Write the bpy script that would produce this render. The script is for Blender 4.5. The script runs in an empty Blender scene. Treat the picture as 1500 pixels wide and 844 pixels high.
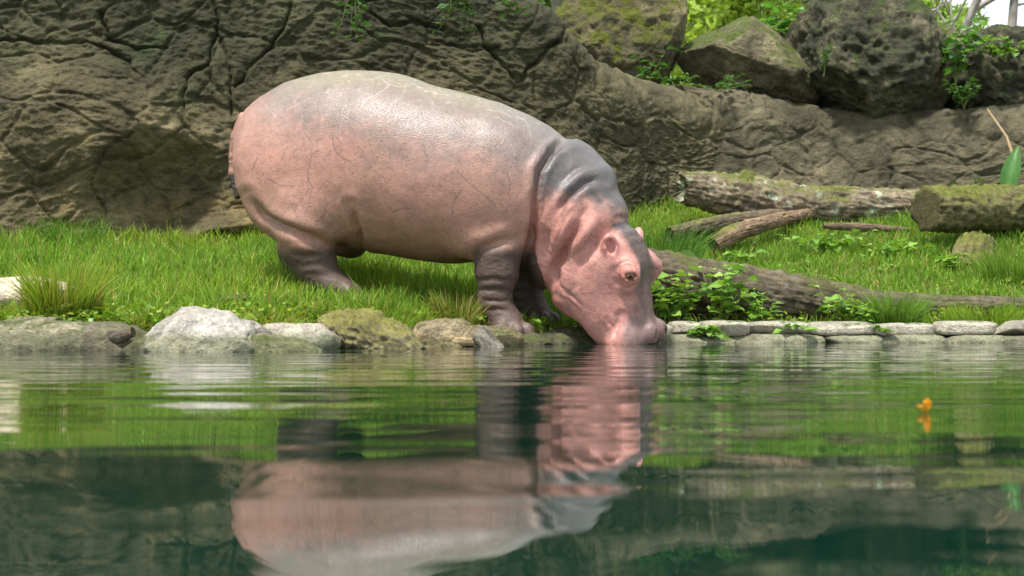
import bpy, bmesh, math, random
import numpy as np
from mathutils import Vector, Matrix

# ------------------------------------------------------------------ camera, sky, sun, exposure
SC = bpy.context.scene
COL = SC.collection
CAM_H, HOR, FPX = 0.18, 454.0, 2083.0          # eye height, horizon row, focal length in photo pixels
cam_d = bpy.data.cameras.new('camera')
cam_d.lens = 50.0; cam_d.sensor_width = 36.0
cam_d.clip_start = 0.05; cam_d.clip_end = 2000
cam = bpy.data.objects.new('camera', cam_d); COL.objects.link(cam)
cam.location = (0, 0, CAM_H); cam.rotation_euler = (math.radians(90), 0, 0)
cam_d.shift_y = (HOR - 422.0) / 1500.0
cam_d.dof.use_dof = True; cam_d.dof.focus_distance = 7.6; cam_d.dof.aperture_fstop = 4.5
SC.camera = cam

SUN_EL, SUN_AZ = 66.0, -152.0     # azimuth measured from +Y towards +X, where the sun stands
world = bpy.data.worlds.new('World'); SC.world = world; world.use_nodes = True
wn = world.node_tree.nodes; wl = world.node_tree.links
sky = wn.new('ShaderNodeTexSky'); sky.sky_type = 'NISHITA'; sky.sun_disc = False
sky.sun_elevation = math.radians(SUN_EL); sky.sun_rotation = math.radians(SUN_AZ)
sky.air_density = 1.0; sky.dust_density = 3.0; sky.ozone_density = 1.0
# broken bright cloud over the blue, spread evenly over the whole dome
wtc = wn.new('ShaderNodeTexCoord'); wno = wn.new('ShaderNodeTexNoise'); wno.inputs['Scale'].default_value = 2.2; wno.inputs['Detail'].default_value = 6
wl.new(wtc.outputs['Generated'], wno.inputs['Vector'])
wrp = wn.new('ShaderNodeValToRGB'); wrp.color_ramp.elements[0].position = 0.30; wrp.color_ramp.elements[0].color = (0.35, 0.35, 0.35, 1); wrp.color_ramp.elements[1].position = 0.58; wrp.color_ramp.elements[1].color = (0.9, 0.9, 0.9, 1)
wl.new(wno.outputs['Fac'], wrp.inputs[0])
wmx = wn.new('ShaderNodeMix'); wmx.data_type = 'RGBA'; wmx.inputs[7].default_value = (6.4, 7.15, 6.95, 1)
wl.new(wrp.outputs[0], wmx.inputs[0]); wl.new(sky.outputs[0], wmx.inputs[6])
wl.new(wmx.outputs[2], wn['Background'].inputs[0]); wn['Background'].inputs[1].default_value = 0.115
sun_d = bpy.data.lights.new('sun', 'SUN'); sun_d.energy = 3.7; sun_d.angle = math.radians(7.0); sun_d.color = (1.0, 0.955, 0.88)
sun = bpy.data.objects.new('sun', sun_d); COL.objects.link(sun)
_e, _a = math.radians(SUN_EL), math.radians(SUN_AZ)
sdir = Vector((math.sin(_a) * math.cos(_e), math.cos(_a) * math.cos(_e), math.sin(_e)))
sun.rotation_euler = sdir.to_track_quat('Z', 'Y').to_euler(); sun.location = sdir * 30
SC.view_settings.view_transform = 'Standard'; SC.view_settings.look = 'None'
SC.view_settings.exposure = 0.76; SC.view_settings.gamma = 1.0
SC.render.engine = 'CYCLES'
SC.cycles.max_bounces = 6; SC.cycles.transparent_max_bounces = 8

# ------------------------------------------------------------------ helpers
rng = np.random.default_rng(7)
random.seed(7)

def W(px, py, Y):
    return np.array([(px - 750.0) / FPX * Y, Y, CAM_H + (HOR - py) * Y / FPX])

def smooth(e0, e1, x):
    t = np.clip((x - e0) / (e1 - e0), 0, 1); return t * t * (3 - 2 * t)

def _hash(ix, iy, iz, seed):
    h = (ix.astype(np.uint32) * np.uint32(374761393) + iy.astype(np.uint32) * np.uint32(668265263)
         + iz.astype(np.uint32) * np.uint32(2147483647) + np.uint32((seed * 974634777) & 0xffffffff))
    h = (h ^ (h >> np.uint32(13))) * np.uint32(1274126177)
    h = (h ^ (h >> np.uint32(16))) * np.uint32(2246822519)
    return h ^ (h >> np.uint32(15))

def noise(P, seed=0):
    """gradient noise, P (n,3) -> about -1..1"""
    P = np.asarray(P, dtype=np.float64)
    i = np.floor(P).astype(np.int64); f = P - i
    u = f * f * f * (f * (f * 6 - 15) + 10)
    out = np.zeros(len(P))
    for dx in (0, 1):
        wx = u[:, 0] if dx else 1 - u[:, 0]
        for dy in (0, 1):
            wy = u[:, 1] if dy else 1 - u[:, 1]
            for dz in (0, 1):
                wz = u[:, 2] if dz else 1 - u[:, 2]
                h = _hash(i[:, 0] + dx, i[:, 1] + dy, i[:, 2] + dz, seed)
                gx = ((h & np.uint32(1023)).astype(np.float64) / 511.5 - 1)
                gy = (((h >> np.uint32(10)) & np.uint32(1023)).astype(np.float64) / 511.5 - 1)
                gz_ = (((h >> np.uint32(20)) & np.uint32(1023)).astype(np.float64) / 511.5 - 1)
                out += wx * wy * wz * (gx * (f[:, 0] - dx) + gy * (f[:, 1] - dy) + gz_ * (f[:, 2] - dz))
    return out * 1.25

def fbm(P, octv=4, seed=0, gain=0.5, lac=2.03):
    P = np.asarray(P, dtype=np.float64); a = 1.0; s = np.zeros(len(P)); t = 0
    for o in range(octv):
        s += a * noise(P, seed + o * 17); t += a; a *= gain; P = P * lac + 3.7
    return s / t * 1.4

def ridged(P, octv=4, seed=0, gain=0.5):
    P = np.asarray(P, dtype=np.float64); a = 1.0; s = np.zeros(len(P)); t = 0
    for o in range(octv):
        s += a * (1 - 2.2 * np.abs(noise(P, seed + o * 13))); t += a; a *= gain; P = P * 2.1 + 1.9
    return s / t

def worley(P, seed=0):
    """F1, F2 distances"""
    P = np.asarray(P, dtype=np.float64); i = np.floor(P).astype(np.int64); f = P - i
    d1 = np.full(len(P), 9.0); d2 = np.full(len(P), 9.0)
    for dx in (-1, 0, 1):
        for dy in (-1, 0, 1):
            for dz in (-1, 0, 1):
                h = _hash(i[:, 0] + dx, i[:, 1] + dy, i[:, 2] + dz, seed)
                qx = dx + (h & np.uint32(1023)).astype(np.float64) / 1023 - f[:, 0]
                qy = dy + ((h >> np.uint32(10)) & np.uint32(1023)).astype(np.float64) / 1023 - f[:, 1]
                qz = dz + ((h >> np.uint32(20)) & np.uint32(1023)).astype(np.float64) / 1023 - f[:, 2]
                d = np.sqrt(qx * qx + qy * qy + qz * qz)
                m = d < d1
                d2 = np.where(m, d1, np.minimum(d2, d)); d1 = np.where(m, d, d1)
    return d1, d2

def seg_dist(X, Z, poly):
    """2D distance from points to polyline"""
    best = np.full(X.shape, 1e9)
    for (x0, z0), (x1, z1) in zip(poly[:-1], poly[1:]):
        dx, dz = x1 - x0, z1 - z0
        t = np.clip(((X - x0) * dx + (Z - z0) * dz) / (dx * dx + dz * dz + 1e-12), 0, 1)
        best = np.minimum(best, np.hypot(X - x0 - t * dx, Z - z0 - t * dz))
    return best

def mesh_np(name, V, F, col=None, smooth_sh=True, extra=None):
    me = bpy.data.meshes.new(name)
    V = np.asarray(V, dtype=np.float32); F = np.asarray(F, dtype=np.int32)
    n, k = F.shape
    me.vertices.add(len(V)); me.vertices.foreach_set('co', V.ravel())
    me.loops.add(n * k); me.loops.foreach_set('vertex_index', F.ravel())
    me.polygons.add(n); me.polygons.foreach_set('loop_start', np.arange(0, n * k, k, dtype=np.int32))
    me.polygons.foreach_set('use_smooth', np.full(n, smooth_sh, dtype=bool))
    me.update(calc_edges=True); me.validate()
    if col is not None:
        a = me.attributes.new('Col', 'FLOAT_COLOR', 'POINT')
        c = np.ones((len(V), 4), dtype=np.float32); c[:, :3] = col; a.data.foreach_set('color', c.ravel())
    for nm, arr in (extra or {}).items():
        a = me.attributes.new(nm, 'FLOAT', 'POINT'); a.data.foreach_set('value', np.asarray(arr, dtype=np.float32))
    return me

def link(name, me, mat=None, parent=None, loc=None):
    o = bpy.data.objects.new(name, me); COL.objects.link(o)
    if mat is not None and me is not None and len(me.materials) == 0: me.materials.append(mat)
    if parent is not None: o.parent = parent
    if loc is not None: o.location = loc
    return o

def tag(o, label=None, cat=None, group=None, kind=None):
    if label: o['label'] = label
    if cat: o['category'] = cat
    if group: o['group'] = group
    if kind: o['kind'] = kind
    return o

def empty(name, loc):
    o = bpy.data.objects.new(name, None); COL.objects.link(o); o.location = loc; o.empty_display_size = 0.1; return o

def grid_faces(nu, nv):
    i = np.arange(nu - 1)[:, None] * nv + np.arange(nv - 1)[None, :]
    i = i.ravel()
    return np.stack([i, i + nv, i + nv + 1, i + 1], axis=1)

def vnormals(V, F):
    n = np.cross(V[F[:, 2]] - V[F[:, 0]], V[F[:, 3 % F.shape[1]]] - V[F[:, 1]])
    N = np.zeros_like(V)
    for k in range(F.shape[1]):
        for c in range(3): N[:, c] += np.bincount(F[:, k], weights=n[:, c], minlength=len(V))
    return N / (np.linalg.norm(N, axis=1, keepdims=True) + 1e-12)

# ------------------------------------------------------------------ materials
def newmat(name):
    m = bpy.data.materials.new(name); m.use_nodes = True
    nt = m.node_tree; return m, nt.nodes, nt.links, nt.nodes['Principled BSDF']

def nz(n, l, scale, detail=6, rough=0.6, vec=None, dist=0.0):
    t = n.new('ShaderNodeTexNoise'); t.inputs['Scale'].default_value = scale; t.inputs['Detail'].default_value = detail
    t.inputs['Roughness'].default_value = rough; t.inputs['Distortion'].default_value = dist
    if vec is not None: l.new(vec, t.inputs['Vector'])
    return t.outputs['Fac']

def ramp(n, l, fac, stops):
    r = n.new('ShaderNodeValToRGB'); el = r.color_ramp.elements
    while len(el) > 1: el.remove(el[-1])
    el[0].position = stops[0][0]; el[0].color = (*stops[0][1], 1)
    for p, c in stops[1:]:
        e = el.new(p); e.color = (*c, 1)
    l.new(fac, r.inputs[0]); return r.outputs[0]

def mix(n, l, fac, a, b, mode='MIX'):
    m = n.new('ShaderNodeMix'); m.data_type = 'RGBA'; m.blend_type = mode
    for s, v in ((m.inputs[0], fac), (m.inputs[6], a), (m.inputs[7], b)):
        if isinstance(v, (int, float)): s.default_value = v
        elif isinstance(v, tuple): s.default_value = (*v, 1)
        else: l.new(v, s)
    return m.outputs[2]

def math_n(n, l, op, a, b=0.5):
    m = n.new('ShaderNodeMath'); m.operation = op
    for s, v in ((m.inputs[0], a), (m.inputs[1], b)):
        if isinstance(v, (int, float)): s.default_value = v
        else: l.new(v, s)
    return m.outputs[0]

def bump(n, l, h, strength, dist, prev=None):
    b = n.new('ShaderNodeBump'); b.inputs['Strength'].default_value = strength; b.inputs['Distance'].default_value = dist
    l.new(h, b.inputs['Height'])
    if prev is not None: l.new(prev, b.inputs['Normal'])
    return b.outputs[0]

def rockmat(name, dark, midc, light, scale=3.0, moss=None, moss_amt=0.0, bump_s=0.8, use_col=False, rough=0.85, moss_lo=0.15, lichen=None, lich_t=0.62):
    m, n, l, p = newmat(name)
    tc = n.new('ShaderNodeTexCoord').outputs['Object']
    a = nz(n, l, scale, 8, 0.62, tc); b = nz(n, l, scale * 6.3, 6, 0.65, tc); c = nz(n, l, scale * 26, 5, 0.7, tc)
    base = ramp(n, l, a, [(0.30, dark), (0.52, midc), (0.72, light)])
    fine = ramp(n, l, b, [(0.25, (0.45, 0.45, 0.45)), (0.5, (1, 1, 1)), (0.75, (1.45, 1.42, 1.35))])
    base = mix(n, l, 0.85, base, fine, 'MULTIPLY')
    grit = ramp(n, l, c, [(0.3, (0.6, 0.6, 0.6)), (0.5, (1, 1, 1)), (0.7, (1.35, 1.35, 1.35))])
    base = mix(n, l, 0.7, base, grit, 'MULTIPLY')
    if use_col:
        at = n.new('ShaderNodeAttribute'); at.attribute_name = 'Col'
        base = mix(n, l, 1.0, base, at.outputs['Color'], 'MULTIPLY')
    if lichen:
        lf = nz(n, l, scale * 4.0, 4, 0.7, tc, 0.6)
        base = mix(n, l, ramp(n, l, lf, [(lich_t, (0, 0, 0)), (lich_t + 0.05, (1, 1, 1))]), base, lichen)
    if moss:
        g = n.new('ShaderNodeNewGeometry'); sx = n.new('ShaderNodeSeparateXYZ'); l.new(g.outputs['Normal'], sx.inputs[0])
        mz = math_n(n, l, 'MULTIPLY', sx.outputs['Z'], 0.55)
        mm = math_n(n, l, 'ADD', mz, math_n(n, l, 'MULTIPLY', math_n(n, l, 'SUBTRACT', nz(n, l, scale * 2.2, 7, 0.7, tc), 0.5), 3.0))
        mm = math_n(n, l, 'ADD', mm, moss_amt - 0.5)
        fac = ramp(n, l, mm, [(moss_lo, (0, 0, 0)), (moss_lo + 0.35, (1, 1, 1))])
        mossc = ramp(n, l, c, [(0.3, tuple(v * 0.55 for v in moss)), (0.7, tuple(v * 1.4 for v in moss))])
        base = mix(n, l, fac, base, mossc)
    l.new(base, p.inputs['Base Color']); p.inputs['Roughness'].default_value = rough
    p.inputs['Specular IOR Level'].default_value = 0.3
    nb = bump(n, l, b, bump_s, 0.045); nb = bump(n, l, c, bump_s * 0.9, 0.014, nb)
    l.new(nb, p.inputs['Normal'])
    return m

def leafmat(name, trans=0.35, rough=0.45, spec=0.35, tint=(1, 1, 1)):
    m, n, l, p = newmat(name)
    at = n.new('ShaderNodeAttribute'); at.attribute_name = 'Col'
    tc = n.new('ShaderNodeTexCoord').outputs['Object']
    v = ramp(n, l, nz(n, l, 30, 4, 0.6, tc), [(0.3, (0.75, 0.78, 0.7)), (0.7, (1.25, 1.2, 1.2))])
    c = mix(n, l, 1.0, at.outputs['Color'], v, 'MULTIPLY')
    c = mix(n, l, 1.0, c, tint, 'MULTIPLY')
    l.new(c, p.inputs['Base Color']); p.inputs['Roughness'].default_value = rough
    p.inputs['Specular IOR Level'].default_value = spec
    tr = n.new('ShaderNodeBsdfTranslucent'); l.new(mix(n, l, 1.0, c, (1.25, 1.3, 0.6), 'MULTIPLY'), tr.inputs[0])
    ms = n.new('ShaderNodeMixShader'); ms.inputs[0].default_value = trans
    l.new(p.outputs[0], ms.inputs[1]); l.new(tr.outputs[0], ms.inputs[2])
    l.new(ms.outputs[0], n['Material Output'].inputs['Surface'])
    return m

M_wall = rockmat('cliff_rock', (0.052, 0.049, 0.032), (0.122, 0.112, 0.073), (0.22, 0.20, 0.135), 1.6, bump_s=0.8, use_col=True)
M_ledge = rockmat('ledge_rock', (0.064, 0.059, 0.041), (0.122, 0.112, 0.079), (0.20, 0.182, 0.132), 1.9, bump_s=1.0, use_col=True)
M_bould = rockmat('boulder_rock', (0.040, 0.036, 0.022), (0.17, 0.148, 0.088), (0.52, 0.45, 0.30), 2.4, moss=(0.085, 0.11, 0.02), moss_amt=0.46, bump_s=1.0)
M_bould2 = rockmat('pitted_rock', (0.026, 0.030, 0.021), (0.10, 0.095, 0.06), (0.34, 0.29, 0.19), 3.0, moss=(0.07, 0.10, 0.025), moss_amt=0.46, bump_s=1.2)
M_mossb = rockmat('mossy_rock', (0.05, 0.05, 0.025), (0.16, 0.14, 0.075), (0.34, 0.29, 0.17), 2.6, moss=(0.125, 0.14, 0.018), moss_amt=0.66, bump_s=1.2)
M_pale = rockmat('pale_rock', (0.19, 0.175, 0.15), (0.42, 0.385, 0.345), (0.58, 0.545, 0.50), 2.4, bump_s=0.8, use_col=True)
M_bank = rockmat('bank_rock', (0.10, 0.095, 0.07), (0.26, 0.23, 0.17), (0.46, 0.41, 0.31), 3.0, moss=(0.09, 0.11, 0.03), moss_amt=0.22, bump_s=0.9, use_col=True)
M_kerb = rockmat('kerb_stone', (0.22, 0.20, 0.155), (0.44, 0.40, 0.325), (0.60, 0.55, 0.46), 3.4, moss=(0.12, 0.14, 0.06), moss_amt=0.10, bump_s=0.8, use_col=True)

# ------------------------------------------------------------------ ground
def shore(X):
    return np.interp(X, [-8, -2.2, -1.25, -0.75, -0.35, 0.1, 0.45, 0.75, 8], [6.45, 6.42, 6.5, 6.85, 7.2, 7.45, 7.72, 7.95, 7.98])

def gz(X, Y):
    X = np.asarray(X, float); Y = np.asarray(Y, float)
    s = shore(X); d = Y - s
    left = np.interp(d, [-0.5, -0.12, 0.0, 0.2, 1.2, 3.8, 5.0, 8], [-0.4, -0.25, 0.05, 0.125, 0.27, 0.64, 0.70, 1.7])
    right = np.interp(d, [-0.5, -0.12, 0.0, 0.15, 0.7, 1.6, 3.0, 4.1, 5, 8], [-0.4, -0.25, 0.03, 0.075, 0.17, 0.42, 0.84, 1.08, 1.16, 1.7])
    t = smooth(-0.3, 1.1, X)
    z = left * (1 - t) + right * t
    P = np.stack([X.ravel(), Y.ravel(), np.zeros(X.size)], 1)
    z = z + (0.035 * fbm(P * 1.3, 3, 5)).reshape(X.shape) * smooth(0.05, 0.6, d)
    z = z - 0.075 * np.exp(-((X - 0.14) ** 2 + (Y - 7.93) ** 2) / 0.27 ** 2)      # trodden hollow under the front feet
    return z

nx, ny = 330, 230
gx = np.concatenate([np.linspace(-160, -7, 12)[:-1], np.linspace(-7, 7, nx - 22), np.linspace(7, 160, 12)[1:]])
gy = np.concatenate([np.linspace(5.9, 13.5, ny - 16), np.linspace(13.5, 420, 17)[1:]])
nx, ny = len(gx), len(gy)
GX, GY = np.meshgrid(gx, gy, indexing='ij')
GZ = gz(GX, GY)
V = np.stack([GX, GY, GZ], -1).reshape(-1, 3)
m, n, l, p = newmat('soil')
tc = n.new('ShaderNodeTexCoord').outputs['Object']
c = ramp(n, l, nz(n, l, 5, 8, 0.7, tc), [(0.3, (0.035, 0.035, 0.014)), (0.5, (0.075, 0.095, 0.022)), (0.75, (0.12, 0.14, 0.035))])
l.new(c, p.inputs['Base Color']); p.inputs['Roughness'].default_value = 0.95
l.new(bump(n, l, nz(n, l, 40, 6, 0.7, tc), 0.8, 0.02), p.inputs['Normal'])
M_soil = m
tag(link('ground', mesh_np('ground', V, grid_faces(nx, ny)), M_soil), kind='structure')

# ------------------------------------------------------------------ water
m, n, l, p = newmat('pond_water')
tc = n.new('ShaderNodeTexCoord').outputs['Object']
p.inputs['Base Color'].default_value = (0.003, 0.020, 0.013, 1)
p.inputs['Roughness'].default_value = 0.012; p.inputs['IOR'].default_value = 2.1
p.inputs['Specular IOR Level'].default_value = 0.5
def mapped(sc, loc=(0, 0, 0)):
    mp = n.new('ShaderNodeMapping'); mp.inputs['Scale'].default_value = sc; mp.inputs['Location'].default_value = loc
    l.new(tc, mp.inputs['Vector']); return mp.outputs[0]
h1 = nz(n, l, 1.0, 2, 0.45, mapped((1.0, 2.8, 1)), 0.3)          # long low swell
h2 = nz(n, l, 1.0, 2, 0.5, mapped((0.8, 4.4, 1), (3, 1, 0)), 0.2)   # ripples
h3 = nz(n, l, 1.0, 2, 0.5, mapped((2.6, 11.0, 1), (7, 2, 0)))
vd = n.new('ShaderNodeVectorMath'); vd.operation = 'DISTANCE'; l.new(tc, vd.inputs[0]); vd.inputs[1].default_value = (0.70, 7.42, 0)
r = vd.outputs['Value']
ring = math_n(n, l, 'SINE', math_n(n, l, 'MULTIPLY', r, 19.0), 0)
fall = n.new('ShaderNodeMapRange'); fall.inputs[1].default_value = 0.2; fall.inputs[2].default_value = 3.6; fall.inputs[3].default_value = 1; fall.inputs[4].default_value = 0
l.new(r, fall.inputs[0])
ring = math_n(n, l, 'MULTIPLY', ring, fall.outputs[0])
# ripples die out towards the calm near water
sy = n.new('ShaderNodeSeparateXYZ'); l.new(tc, sy.inputs[0])
calm = n.new('ShaderNodeMapRange'); calm.interpolation_type = 'SMOOTHSTEP'
calm.inputs[1].default_value = 1.3; calm.inputs[2].default_value = 3.2; calm.inputs[3].default_value = 0.12; calm.inputs[4].default_value = 1.0
l.new(sy.outputs['Y'], calm.inputs[0])
H2 = math_n(n, l, 'MULTIPLY', h2, calm.outputs[0]); H3 = math_n(n, l, 'MULTIPLY', h3, calm.outputs[0])
RB = math_n(n, l, 'MULTIPLY', ring, calm.outputs[0])
b = bump(n, l, h1, 1.0, 0.0058)
b = bump(n, l, H2, 1.0, 0.0040, b)
b = bump(n, l, H3, 1.0, 0.0007, b)
h4 = nz(n, l, 1.0, 1, 0.5, mapped((1.1, 7.0, 1), (11, 5, 0)), 0.1)
H4 = math_n(n, l, 'MULTIPLY', h4, calm.outputs[0])
b = bump(n, l, H4, 1.0, 0.0022, b)
b = bump(n, l, RB, 1.0, 0.00030, b)
# one long low swell running in towards the bank
sw = math_n(n, l, 'SINE', math_n(n, l, 'MULTIPLY', math_n(n, l, 'ADD', math_n(n, l, 'SUBTRACT', sy.outputs['Y'], 1.35), math_n(n, l, 'MULTIPLY', nz(n, l, 1.0, 2, 0.5, mapped((0.9, 0.7, 1), (2, 6, 0))), 0.75)), 2 * math.pi / 2.3), 0)
die = n.new('ShaderNodeMapRange'); die.interpolation_type = 'SMOOTHSTEP'; die.inputs[1].default_value = 1.9; die.inputs[2].default_value = 4.6; die.inputs[3].default_value = 1.0; die.inputs[4].default_value = 0.0
l.new(sy.outputs['Y'], die.inputs[0])
b = bump(n, l, math_n(n, l, 'MULTIPLY', sw, die.outputs[0]), 1.0, 0.0036, b)
l.new(b, p.inputs['Normal'])
V = np.array([[-60, -40, 0], [60, -40, 0], [60, 8.6, 0], [-60, 8.6, 0]], float)
tag(link('pond_water', mesh_np('pond_water', V, np.array([[0, 1, 2, 3]])), m), kind='structure')
V2 = V.copy(); V2[:, 2] = -0.9
tag(link('pond_bed', mesh_np('pond_bed', V2 + np.array([0, 0, -0.2]), np.array([[0, 1, 2, 3]])), M_soil), kind='structure')

# ------------------------------------------------------------------ cliff wall behind the hippo
def curve_pts(pts, n):
    pts = np.array(pts, float); d = np.r_[0, np.cumsum(np.linalg.norm(np.diff(pts, axis=0), axis=1))]
    t = np.linspace(0, d[-1], n); out = np.stack([np.interp(t, d, pts[:, k]) for k in range(pts.shape[1])], 1)
    k = max(3, n // 40) | 1; ker = np.hanning(k + 2)[1:-1]; ker /= ker.sum()
    for c_ in range(out.shape[1]):
        pad = np.r_[np.full(k // 2, out[0, c_]), out[:, c_], np.full(k // 2, out[-1, c_])]
        out[:, c_] = np.convolve(pad, ker, 'valid')
    return out, t

nu, nv = 800, 380
C, ct = curve_pts([(-6.8, 9.9), (-4.2, 10.15), (-2.5, 10.25), (-1.2, 10.45), (0, 10.7), (0.5, 10.95), (0.85, 11.35), (1.25, 11.75), (1.9, 12.15), (2.7, 12.7), (3.2, 13.4)], nu)
top = np.interp(ct, ct[[0, -1]], [0, 0])
cx = C[:, 0].copy()
ztop = np.interp(np.arange(nu) / (nu - 1), [0, 0.25, 0.5, 0.56, 0.60, 0.64, 0.68, 0.72, 0.78, 0.85, 1], [3.5, 3.3, 3.1, 3.0, 2.9, 2.78, 2.55, 2.25, 2.05, 2.02, 2.0])
def ufrac(x):  # plan curve fraction at a given X on the front
    k = np.argmin(np.abs(C[:int(nu * 0.8), 0] - x)); return k / (nu - 1)
uu = [ufrac(x) for x in (-6.8, -1.2, -0.2, 0.05, 0.35, 0.62, 0.82)]
ztop = np.interp(np.arange(nu) / (nu - 1), uu + [0.80, 0.86, 0.93, 1.0], [3.5, 3.1, 2.85, 2.70, 2.52, 2.28, 2.10, 2.02, 1.92, 1.80, 1.7])
zb = 0.35
T = np.gradient(C, axis=0); T /= np.linalg.norm(T, axis=1, keepdims=True); NRM = np.stack([T[:, 1], -T[:, 0]], 1)  # outward (towards camera)
vf = np.linspace(0, 1, nv); fv = 0.80
P3 = np.zeros((nu, nv, 3))
R = 0.28
for j, v in enumerate(vf):
    if v < fv:
        z = zb + (ztop - R - zb) * (v / fv); back = 0.10 * ((z - zb) / 2.5) ** 1 + 0 * z
        P3[:, j, 0] = C[:, 0] - NRM[:, 0] * back; P3[:, j, 1] = C[:, 1] - NRM[:, 1] * back; P3[:, j, 2] = z
    else:
        t = (v - fv) / (1 - fv); ang = min(1, t / 0.4) * math.pi / 2
        back = 0.10 * ((ztop - R - zb) / 2.5) + R * (1 - math.cos(ang)) + max(0, t - 0.4) / 0.6 * 1.6
        P3[:, j, 0] = C[:, 0] - NRM[:, 0] * back; P3[:, j, 1] = C[:, 1] - NRM[:, 1] * back; P3[:, j, 2] = ztop - R + R * math.sin(ang)
V = P3.reshape(-1, 3); F = grid_faces(nu, nv)
UX = np.repeat(ct, nv)
Q = np.stack([UX, V[:, 2] * 1.0, V[:, 1] * 0.25], 1)
warp = np.stack([fbm(Q * 1.1, 3, 40), fbm(Q * 1.1 + 9, 3, 41), 0 * UX], 1)
Qw = Q + 0.20 * warp
PX = 750 + FPX * V[:, 0] / V[:, 1]; PY = HOR - FPX * (V[:, 2] - CAM_H) / V[:, 1]
disp = 0.13 * fbm(Q * 0.7, 3, 50)
dent_c = W(235, 300, 10.2)
dn = np.hypot((V[:, 0] - dent_c[0] - 0.25 * (V[:, 2] - dent_c[2])) / 0.55, (V[:, 2] - dent_c[2]) / 0.46) + 0.22 * warp[:, 0]
disp -= 0.24 * (1 - smooth(0.40, 1.12, dn))
lob = np.hypot((V[:, 0] + 3.05) / 0.85, (V[:, 2] - 1.55) / 0.55)
disp += 0.16 * (1 - smooth(0.2, 1.1, lob))
# creased, leathery rock: horizontal ledges above, lumpier below
wr = ridged(Qw * np.array([2.3, 4.8, 1]), 5, 60, 0.6)
wr2 = ridged(Qw * np.array([4.2, 5.2, 1]) + 5, 4, 65, 0.6)
wr3 = ridged(Qw * np.array([9, 15, 1]) + 2, 3, 69, 0.5)
disp += 0.028 * wr + 0.026 * wr2 + 0.020 * wr3 + 0.012 * ridged(Qw * np.array([22, 30, 1]) + 6, 3, 72, 0.6)
f1, f2 = worley(Qw * np.array([2.2, 3.0, 1]), 3)
disp -= 0.022 * (1 - smooth(0.0, 0.08, f2 - f1))
CR = [[(312, -5), (320, 30), (316, 55), (308, 75), (305, 95)],
      [(320, 50), (335, 85), (338, 125), (340, 165), (342, 195)],
      [(305, 95), (290, 105), (272, 115), (270, 150), (272, 185), (255, 200), (225, 222), (190, 238)],
      [(425, 10), (415, 45), (395, 75), (365, 100), (345, 130)],
      [(245, 374), (275, 360), (300, 352), (335, 347), (400, 350), (520, 356)],
      [(540, 18), (570, 40), (600, 30), (650, 42)], [(700, 40), (712, 65), (735, 95), (760, 120), (778, 100), (800, 72), (825, 50), (830, 25)],
      [(0, 62), (40, 60), (85, 66), (130, 62), (190, 90), (195, 120)], [(150, 20), (160, 60), (200, 70), (245, 68)],
      [(640, 60), (690, 75), (730, 70)], [(840, 60), (870, 90), (900, 130)], [(140, 350), (150, 310), (135, 270), (160, 225), (200, 200)]]
wn1 = 5 * fbm(Q * 9, 2, 77); wn2 = 5 * fbm(Q * 9 + 4, 2, 78)
for k, cr in enumerate(CR):
    d = seg_dist(PX + wn1, PY + wn2, cr); d = np.where(UX > ct[int(nu * 0.9)], 99, d)
    disp -= (0.055 if k != 4 else 0.13) * (0.45 + 0.75 * smooth(-0.4, 0.4, fbm(Q * 3 + k, 2, 79))) * np.exp(-(d / (2.0 if k != 4 else 5.0)) ** 2)
    if k == 4: disp += 0.07 * smooth(2, 14, d) * (1 - smooth(14, 40, d)) * (PY > 300)
Nn = vnormals(V, F)
if np.mean(Nn[:nv * 50, 1]) > 0: Nn = -Nn; F = F[:, ::-1]
V = V + Nn * disp[:, None]
# colour: green-black algae and painted-in tree shade high up, warmer ochre clay low down
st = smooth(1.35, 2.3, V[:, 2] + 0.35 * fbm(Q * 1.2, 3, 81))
och = smooth(0.1, 0.7, fbm(Q * np.array([0.9, 1.3, 1]), 4, 85) + 0.5 - np.abs(V[:, 2] - 0.95) * 0.9)
colr = np.ones((len(V), 3)) * np.array([1.05, 1.0, 0.95])
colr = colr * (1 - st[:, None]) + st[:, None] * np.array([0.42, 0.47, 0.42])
colr *= 1 - och[:, None] * (1 - np.array([1.35, 1.12, 0.80]))
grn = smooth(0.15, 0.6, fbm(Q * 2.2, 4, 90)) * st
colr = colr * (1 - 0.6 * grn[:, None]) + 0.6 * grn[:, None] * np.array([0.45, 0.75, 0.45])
rwall = smooth(0.2, 0.9, V[:, 0])
colr = colr * (1 - rwall[:, None]) + rwall[:, None] * np.array([0.95, 0.95, 0.92])
pale = smooth(0.35, 0.7, fbm(Q * 3.1, 4, 95) + 0.35 * smooth(1.2, 0.7, V[:, 2]))
colr *= 1 + 0.55 * pale[:, None]
colr *= 0.84 * np.array([1.06, 1.0, 0.86])
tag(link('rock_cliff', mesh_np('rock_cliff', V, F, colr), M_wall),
    'tall dark cracked rock cliff wall rising behind the hippo', 'cliff')

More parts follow.
